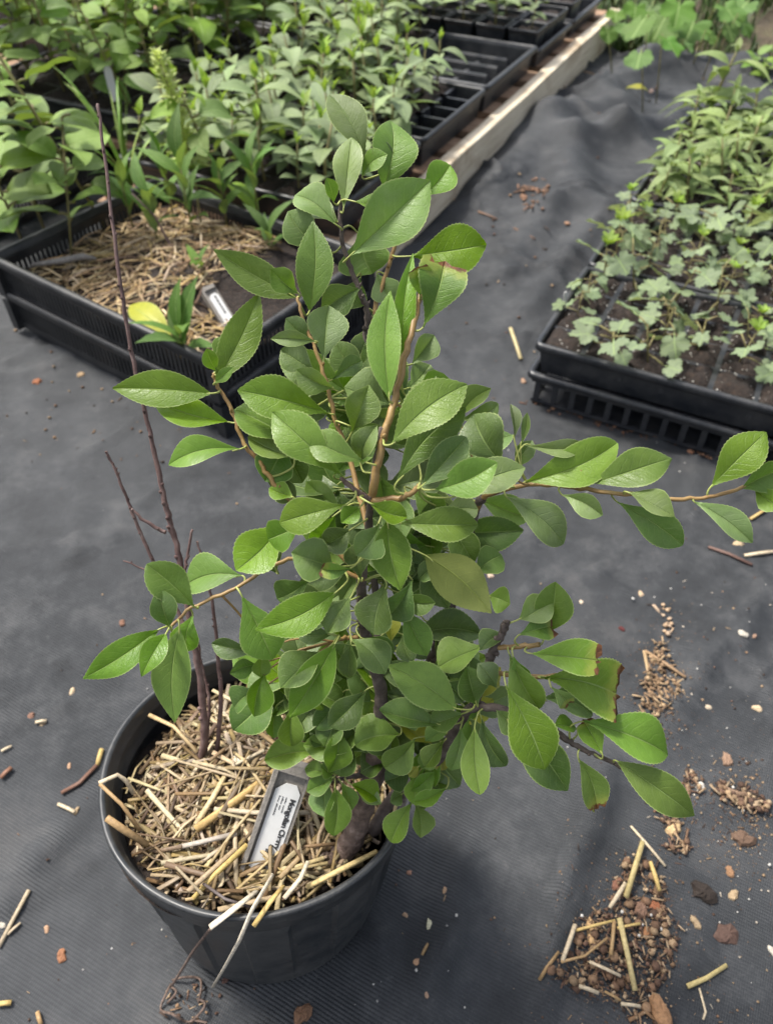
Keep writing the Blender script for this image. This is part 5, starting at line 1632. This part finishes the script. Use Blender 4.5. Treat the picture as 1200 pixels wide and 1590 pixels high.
ST = [
 ("pale straw leaning towards the top of the litter heap, uppermost of the heap", [(978, 1284), (1032, 1346)], 6, PALE), ("thick yellow straw at the top of the litter heap", [(994, 1312), (968, 1398)], 10, (.44, .36, .17)),
 ("straw stub beside the thick yellow straw's lower end", [(968, 1376), (943, 1414)], 8, PALE), ("longest yellow straw, lying upright in the heap's right half", [(958, 1430), (982, 1542)], 10, (.46, .38, .19)),
 ("straw on the heap's left edge beside the wood chip", [(890, 1440), (870, 1496)], 8, PALE), ("thin straw bridging the heap's wood chip", [(890, 1449), (952, 1433)], 5, GOLD), ("short straw standing below the bridging one", [(950, 1435), (945, 1487)], 7, TAN),
 ("straw at the heap's lower middle", [(912, 1497), (960, 1519)], 7, PALE), ("short straw low in the heap", [(896, 1534), (926, 1546)], 7, PALE), ("short straw at the foot of the heap", [(935, 1543), (960, 1557)], 6, TAN), ("lowest straw of the heap by the brown stone", [(960, 1562), (990, 1566)], 6, PALE),
 ("golden straw pointing up inside the heap", [(1006, 1342), (1020, 1388)], 8, GOLD), ("split straw at the heap's left tip", [(866, 1480), (848, 1504), (837, 1522)], 7, TAN), ("brown straw across the heap's left part", [(940, 1460), (905, 1488), (868, 1498)], 5, TAN),
 ("lone yellow straw right of the heap", [(1065, 1533), (1095, 1520), (1126, 1500)], 9, (.45, .37, .17)), ("bent thin straw at the bottom right", [(1084, 1535), (1094, 1572), (1090, 1584)], 4, PALE), ("straw peeping over the top end of the heap", [(955, 1445), (990, 1438)], 5, GOLD),
 ("long brown stalk of the folded pair in the middle right", [(1000, 1012), (1063, 1053)], 8, (.33, .22, .13)), ("short stalk of the folded pair in the middle right", [(999, 1013), (1008, 1066)], 8, (.40, .29, .17)), ("pale straw at the right edge under the long leafy arm", [(1156, 861), (1205, 858)], 8, PALE),
 ("straw half hidden behind the end of the leafy arm", [(1163, 808), (1196, 788)], 7, GOLD), ("pale straw left of the near right-hand tray", [(792, 512), (808, 560)], 8, (.54, .46, .26)), ("forked straw in the left bottom corner", [(0, 1472), (22, 1430), (48, 1384)], 8, (.42, .35, .25)), ("short prong of the forked straw at the left edge", [(14, 1452), (34, 1434)], 6, (.42, .35, .25)),
 ("pale stalk beside the brown twig left of the pot", [(92, 1250), (118, 1263)], 7, PALE), ("pale straw end upright behind the pot's left rim", [(153, 1190), (160, 1165)], 9, GOLD), ("thin pale stalk on the path between pallet and trays", [(797, 357), (830, 370)], 5, (.26, .16, .11)), ("brown stalk on the path nearest the pallet", [(742, 330), (772, 336)], 4, (.26, .16, .11)),
 ("pale straw in the lower left corner", [(0, 1560), (20, 1558)], 10, GOLD), ("brown straw at the bottom left edge", [(60, 1572), (66, 1592)], 8, TAN), ("small straw on the left ground above the brown twig", [(56, 1122), (74, 1121)], 7, PALE), ("tiny straw at the far left ground", [(4, 1168), (20, 1160)], 6, PALE), ("straw crumb by the pot's right, second from the pot", [(655, 1484), (664, 1467)], 6, TAN),
]
for lab, pts, w, c in ST:
    ground_stalk(lab, pts, w, c, group=SG)
TG = "brown twigs on the ground cover"
ground_stalk("dark twig lying under the long leafy arm", [(1098, 851), (1130, 862), (1166, 879)], 7, (.15, .09, .075), "dead_twig", 'twig', TG)
ground_stalk("reddish brown twig left of the pot", [(97, 1233), (125, 1218), (152, 1190)], 10, (.16, .085, .06), "dead_twig", 'twig', TG)
ground_stalk("small rust-brown twig at the left edge", [(3, 1210), (20, 1194)], 11, (.22, .11, .07), "dead_twig", 'twig', TG)
ground_stalk("long thick twig at the bottom of the litter on the right edge", [(1112, 1222), (1135, 1232), (1160, 1238)], 12, (.24, .16, .11), "dead_twig", 'twig', TG)
ground_stalk("thin twig lying on the heap's lower edge", [(975, 1585), (1000, 1572), (1022, 1590)], 7, (.22, .13, .07), "dead_twig", 'twig', TG)

def chip(label, x, y, sx, sy, col, name="wood_chip", cat='wood chip', group="chips on the ground cover", rot=None):
    rr = random.Random(int(x * 7 + y))
    p = on_ground(x, y, 0)
    k = (p - CAMP).length / FPX
    a, b, h = sx * k / 2, sy * k / 2 * 1.25, min(sx, sy) * k * .42
    m = MB()
    n = 12
    a *= .74; b *= .74; h *= .7
    ph = rr.uniform(0, 6)
    wob = [1 + .20 * math.sin(2 * 2 * math.pi * i / n + ph) + rr.uniform(-.22, .16) for i in range(n)]
    V = []
    for f, z in ((1.0, -.05), (1.02, .35), (.80, .80), (.42, 1.0)):
        for i in range(n):
            q = f * wob[i] * rr.uniform(.88, 1.10)
            V.append((math.cos(2 * math.pi * i / n) * a * q, math.sin(2 * math.pi * i / n) * b * q, h * (z + rr.uniform(-.16, .16))))
    V.append((0, 0, h * rr.uniform(.8, 1.1)))
    F = [(l * n + i, l * n + (i + 1) % n, (l + 1) * n + (i + 1) % n, (l + 1) * n + i) for l in range(3) for i in range(n)] + [(3 * n + i, 3 * n + (i + 1) % n, 4 * n) for i in range(n)]
    m.add(V, F, 0, (*col, 1), smooth=False)
    o = m.build(name, M_CRUMB)
    o.location = p + Vector((0, 0, -.0004)); o.rotation_euler = (rr.uniform(-.12, .12), rr.uniform(-.12, .12), rot if rot is not None else rr.uniform(-.6, .6))
    return tag(o, label, cat, group)
RUST, CREAM, WHITE, BROWN, DARK = (.15, .09, .06), (.36, .27, .17), (.48, .45, .40), (.16, .09, .06), (.030, .022, .018)
CH = [
 ("squarish tan wood chip in the heap's left half", 918, 1448, 22, 34, (.50, .33, .17)), ("big brown stone at the foot of the litter heap", 1026, 1574, 34, 44, (.30, .17, .09)), ("tan chip above the litter heap", 1045, 1288, 28, 18, (.50, .36, .20)),
 ("large reddish clod right of the heap's top", 1152, 1303, 36, 26, (.12, .075, .052)), ("dark soil clod right of the heap", 1090, 1386, 40, 32, DARK), ("reddish flat bark piece right of the heap", 1128, 1450, 40, 26, (.10, .06, .048)), ("white crumb at the right edge near the bottom", 1198, 1477, 12, 16, WHITE), ("pale tan chip of the pair right of the dark clod", 1138, 1390, 16, 16, CREAM), ("brown chip of the pair right of the dark clod", 1132, 1353, 16, 16, (.28, .16, .09)),
 ("tan chip right of the heap's middle", 1080, 1432, 14, 18, CREAM), ("reddish chip inside the heap's upper right", 1018, 1408, 26, 18, (.26, .10, .05)), ("round brown clod in the heap's middle", 995, 1413, 22, 26, (.20, .12, .085)), ("reddish clod on the heap's upper left", 958, 1373, 18, 18, (.19, .09, .06)), ("tan chip at the heap's right end", 1030, 1424, 16, 16, (.44, .30, .18)), ("orange-brown chip at the heap's lower right", 1005, 1448, 26, 14, (.32, .16, .08)),
 ("pale bean-shaped seed right of the pot", 666, 1440, 11, 21, (.62, .60, .44)), ("cork-brown chip below the pale seed", 650, 1493, 17, 11, (.48, .30, .19)), ("small round brown crumb nearest the pot on its right", 635, 1355, 9, 9, (.36, .20, .14)), ("small tan crumb between pot and pale seed", 629, 1421, 10, 8, (.44, .30, .20)), ("tan crumb above the pale seed", 690, 1382, 8, 11, (.42, .28, .18)), ("slim tan crumb right below the cork-brown chip", 662, 1543, 6, 12, (.40, .27, .19)),
 ("rust square chip left of the pot's foot", 96, 1484, 20, 15, (.28, .13, .07)), ("tan crumb above the rust square chip", 73, 1443, 11, 10, (.42, .27, .18)), ("white crumb at the left edge near the forked straw", 4, 1436, 11, 9, WHITE), ("rust chip on the ground below the left crate", 58, 593, 20, 11, (.30, .12, .06)), ("tan pebble at the foot of the left crate", 126, 582, 10, 15, (.42, .30, .18)), ("pale straw-coloured chip left of the pot", 66, 1122, 20, 9, CREAM), ("pale crumb on the open ground at left", 112, 1074, 10, 12, (.56, .44, .30)), ("rust-brown chip above the brown twig at left", 50, 1113, 16, 11, (.20, .11, .08)), ("tan chip beside the pale stalk at left", 120, 1260, 10, 11, CREAM), ("small tan crumb above the pale stalk at left", 108, 1190, 8, 9, (.42, .27, .18)), ("orange chip behind the left arm of the bush", 190, 968, 14, 13, (.24, .13, .09)),
 ("tan chip high on the open ground right of the bush", 994, 922, 12, 10, (.50, .38, .26)), ("dark red berry-like clod right of the bush", 965, 977, 11, 10, (.10, .025, .025)), ("white pebble at the right among the specks", 1154, 983, 18, 12, WHITE), ("brown chip beside the white pebble", 1170, 988, 10, 10, (.34, .22, .16)), ("pale chip at the right edge of the ground, cut by brown", 1175, 1100, 16, 12, (.56, .44, .30)), ("grey-tan chip in the right middle ground", 1098, 1097, 14, 8, (.50, .42, .32)), ("pale chip left of the right edge, by the long leafy arm", 1146, 847, 24, 14, (.44, .34, .22)), ("cream chip seen between the bush's right leaves", 760, 894, 14, 12, (.55, .42, .33)), ("cream pebble close to the right arm's first leaf", 902, 935, 8, 10, (.58, .48, .38)),
 ("tan chip on the path beside the pallet", 880, 345, 9, 11, (.34, .20, .13)), ("dark clod on the path", 845, 387, 12, 7, DARK), ("brown bark flake on the path between pallet and trays", 812, 308, 16, 12, (.26, .15, .10)), ("pale chip near the fallen leaf", 1011, 140, 9, 12, (.50, .36, .30)), ("orange crumb by the right-hand tray's foot", 1072, 700, 12, 9, (.30, .15, .09)), ("tan chip at the left corner of the near right-hand tray", 812, 592, 12, 12, (.34, .22, .15)), ("brown chip at the bottom edge below the pot", 470, 1575, 26, 30, (.18, .10, .06)), ("flat brown chip beneath the pot's front", 350, 1522, 16, 8, (.09, .05, .04)), ("brown chip low in the right edge litter", 1128, 1180, 22, 20, (.26, .17, .12)), ("white clump beside the lowest leaf of the right arm", 1086, 1222, 18, 13, (.52, .50, .47)),
]
for lab, x, y, sx, sy, c in CH:
    chip(lab, x, y, sx, sy, c)
# fallen leaf on the path
me = mesh_of(blade(.062, .030, 10, 2, .3, .10, .04, 'oval', wave=.06), "fallen_leaf", M_LEAFY)
fl = link("fallen_leaf", me)
p = on_ground(972, 132, .004)
fl.matrix_world = Matrix.Translation(p) @ Matrix.Rotation(-.25, 4, 'Z') @ Matrix.Rotation(.15, 4, 'X')
tag(fl, "yellowed fallen leaf lying on the fabric path near the weeds", 'leaf')

# crumbs too small to count
def px_crumbs(mb, pts_fn, n, size, cols, r, lift=0.0, long_=.25):
    for _ in range(n):
        x, y = pts_fn(r)
        p = on_ground(x, y, lift * r.random())
        k = (p - CAMP).length / FPX
        s = r.uniform(*size) * k * .5
        c = r.choice(cols); j = r.uniform(.7, 1.25)
        if r.random() < long_:
            a = r.uniform(0, 6.28); l = s * r.uniform(2, 5)
            straw_piece(mb, [p + Vector((0, 0, s * .4)), p + Vector((math.cos(a) * l, math.sin(a) * l, s * .6))], s * .8, (c[0] * j, c[1] * j, c[2] * j, 1), r=r)
        else:
            pebble(mb, p + Vector((0, 0, s * .4)), s, r, (c[0] * j, c[1] * j, c[2] * j, 1), .7)
EARTH = [(.16, .095, .06), (.22, .14, .085), (.30, .21, .13), (.10, .058, .04), (.36, .27, .18), (.05, .033, .026), (.12, .07, .05)]
def in_poly(P):
    xs, ys = [p[0] for p in P], [p[1] for p in P]
    def f(r):
        while True:
            x, y = r.uniform(min(xs), max(xs)), r.uniform(min(ys), max(ys))
            if inside_poly(x, y, P): return x, y
    return f
r = random.Random(91)
mb = MB()
heap = HEAP
px_crumbs(mb, in_poly(heap), 900, (1.5, 6.5), EARTH, r, .004, .58)
px_crumbs(mb, lambda q: (q.gauss(970, 60), q.gauss(1460, 85)), 900, (.8, 2), EARTH, r, 0, .3)
px_crumbs(mb, lambda q: (q.gauss(1025, 30), q.gauss(1070, 60)), 400, (.8, 2), EARTH, r, 0, .3)
px_crumbs(mb, lambda q: (q.gauss(1145, 50), q.gauss(1260, 60)), 500, (.8, 2), EARTH, r, 0, .3)
px_crumbs(mb, lambda q: (q.gauss(965, 55), q.gauss(1460, 75)), 320, (1, 4), EARTH, r, 0, .3)
px_crumbs(mb, lambda q: (q.gauss(1025, 28), q.gauss(1070, 55)), 160, (1, 4), EARTH, r, 0, .4)
px_crumbs(mb, lambda q: (q.gauss(1145, 40), q.gauss(1250, 40)), 200, (1, 4.5), EARTH, r, 0, .3)
px_crumbs(mb, in_poly(heap), 60, (8, 15), EARTH[:4], r, .002, .1)
px_crumbs(mb, in_poly([(1010, 995), (1030, 1000), (1055, 1060), (1050, 1085), (1020, 1110), (1015, 1140), (985, 1130), (995, 1090), (1000, 1055)]), 260, (2, 8), [(.30, .20, .12), (.36, .26, .16), (.20, .13, .08)], r, .004, .5)
px_crumbs(mb, in_poly([(1020, 935), (1035, 940), (1045, 990), (1030, 990)]), 22, (3, 9), [(.42, .30, .2), (.5, .38, .28)], r, .002, .4)
px_crumbs(mb, in_poly([(1105, 1215), (1150, 1220), (1195, 1245), (1190, 1265), (1160, 1262), (1110, 1240)]), 130, (3, 11), EARTH, r, .004, .2)
px_crumbs(mb, in_poly([(1012, 1255), (1050, 1262), (1058, 1282), (1030, 1282)]), 50, (3, 8), EARTH, r, .003, .4)
px_crumbs(mb, in_poly([(1060, 1190), (1090, 1205), (1085, 1240), (1062, 1230)]), 40, (3, 9), EARTH, r, .003, .3)
px_crumbs(mb, in_poly([(1030, 1300), (1070, 1305), (1068, 1330), (1030, 1322)]), 40, (3, 9), EARTH, r, .003, .4)
px_crumbs(mb, in_poly([(800, 290), (850, 270), (850, 320), (815, 325)]), 40, (3, 8), [(.26, .15, .10), (.2, .12, .08)], r, .002, .3)
px_crumbs(mb, lambda q: (q.gauss(300, 25), q.gauss(1560, 18)), 40, (2, 6), EARTH, r, .001, .4)
px_crumbs(mb, lambda q: (q.uniform(1000, 1200), q.uniform(880, 1590)), 150, (1.2, 4.5), EARTH + [(.45, .40, .34)], r, 0, .2)
px_crumbs(mb, lambda q: (q.uniform(0, 1200), q.uniform(560, 1590)), 150, (1.2, 4), EARTH + [(.4, .4, .4)], r, 0, .2)
px_crumbs(mb, lambda q: (q.uniform(640, 1200), q.uniform(100, 700)), 150, (1.5, 6), EARTH, r, 0, .2)
px_crumbs(mb, lambda q: (q.uniform(0, 330), q.uniform(500, 720)), 60, (1.5, 6), EARTH, r, 0, .2)
px_crumbs(mb, lambda q: (820 + (t := q.random()) * 300 + q.gauss(0, 4), 622 + t * 86 + abs(q.gauss(0, 5))), 60, (2, 7), [(.2, .1, .06), (.14, .08, .05)], r, 0, .2)
tag(mb.build("soil_crumbs", M_CRUMB), kind='stuff')
mb = MB()
for k in range(70):            # white perlite specks
    x, y = (r.uniform(1000, 1200), r.uniform(900, 1590)) if r.random() < .45 else (r.uniform(0, 1200), r.uniform(600, 1590))
    p = on_ground(x, y, .0006); q = (p - CAMP).length / FPX
    pebble(mb, p, r.uniform(1.0, 3) * q * .5, r)
for x, y in in_poly(heap) and [(972, 1342), (1009, 1423), (1024, 1444), (990, 1454), (995, 1438), (964, 1418), (902, 1424), (1192, 1345), (1136, 1225), (1152, 1260), (708, 1424), (646, 1508), (982, 931)]:
    p = on_ground(x, y, .004); q = (p - CAMP).length / FPX
    pebble(mb, p, 2.3 * q, r)
tag(mb.build("perlite_specks", M_PERL), kind='stuff')
print("LEAVES", NLEAF, "OBJECTS", len(bpy.data.objects))
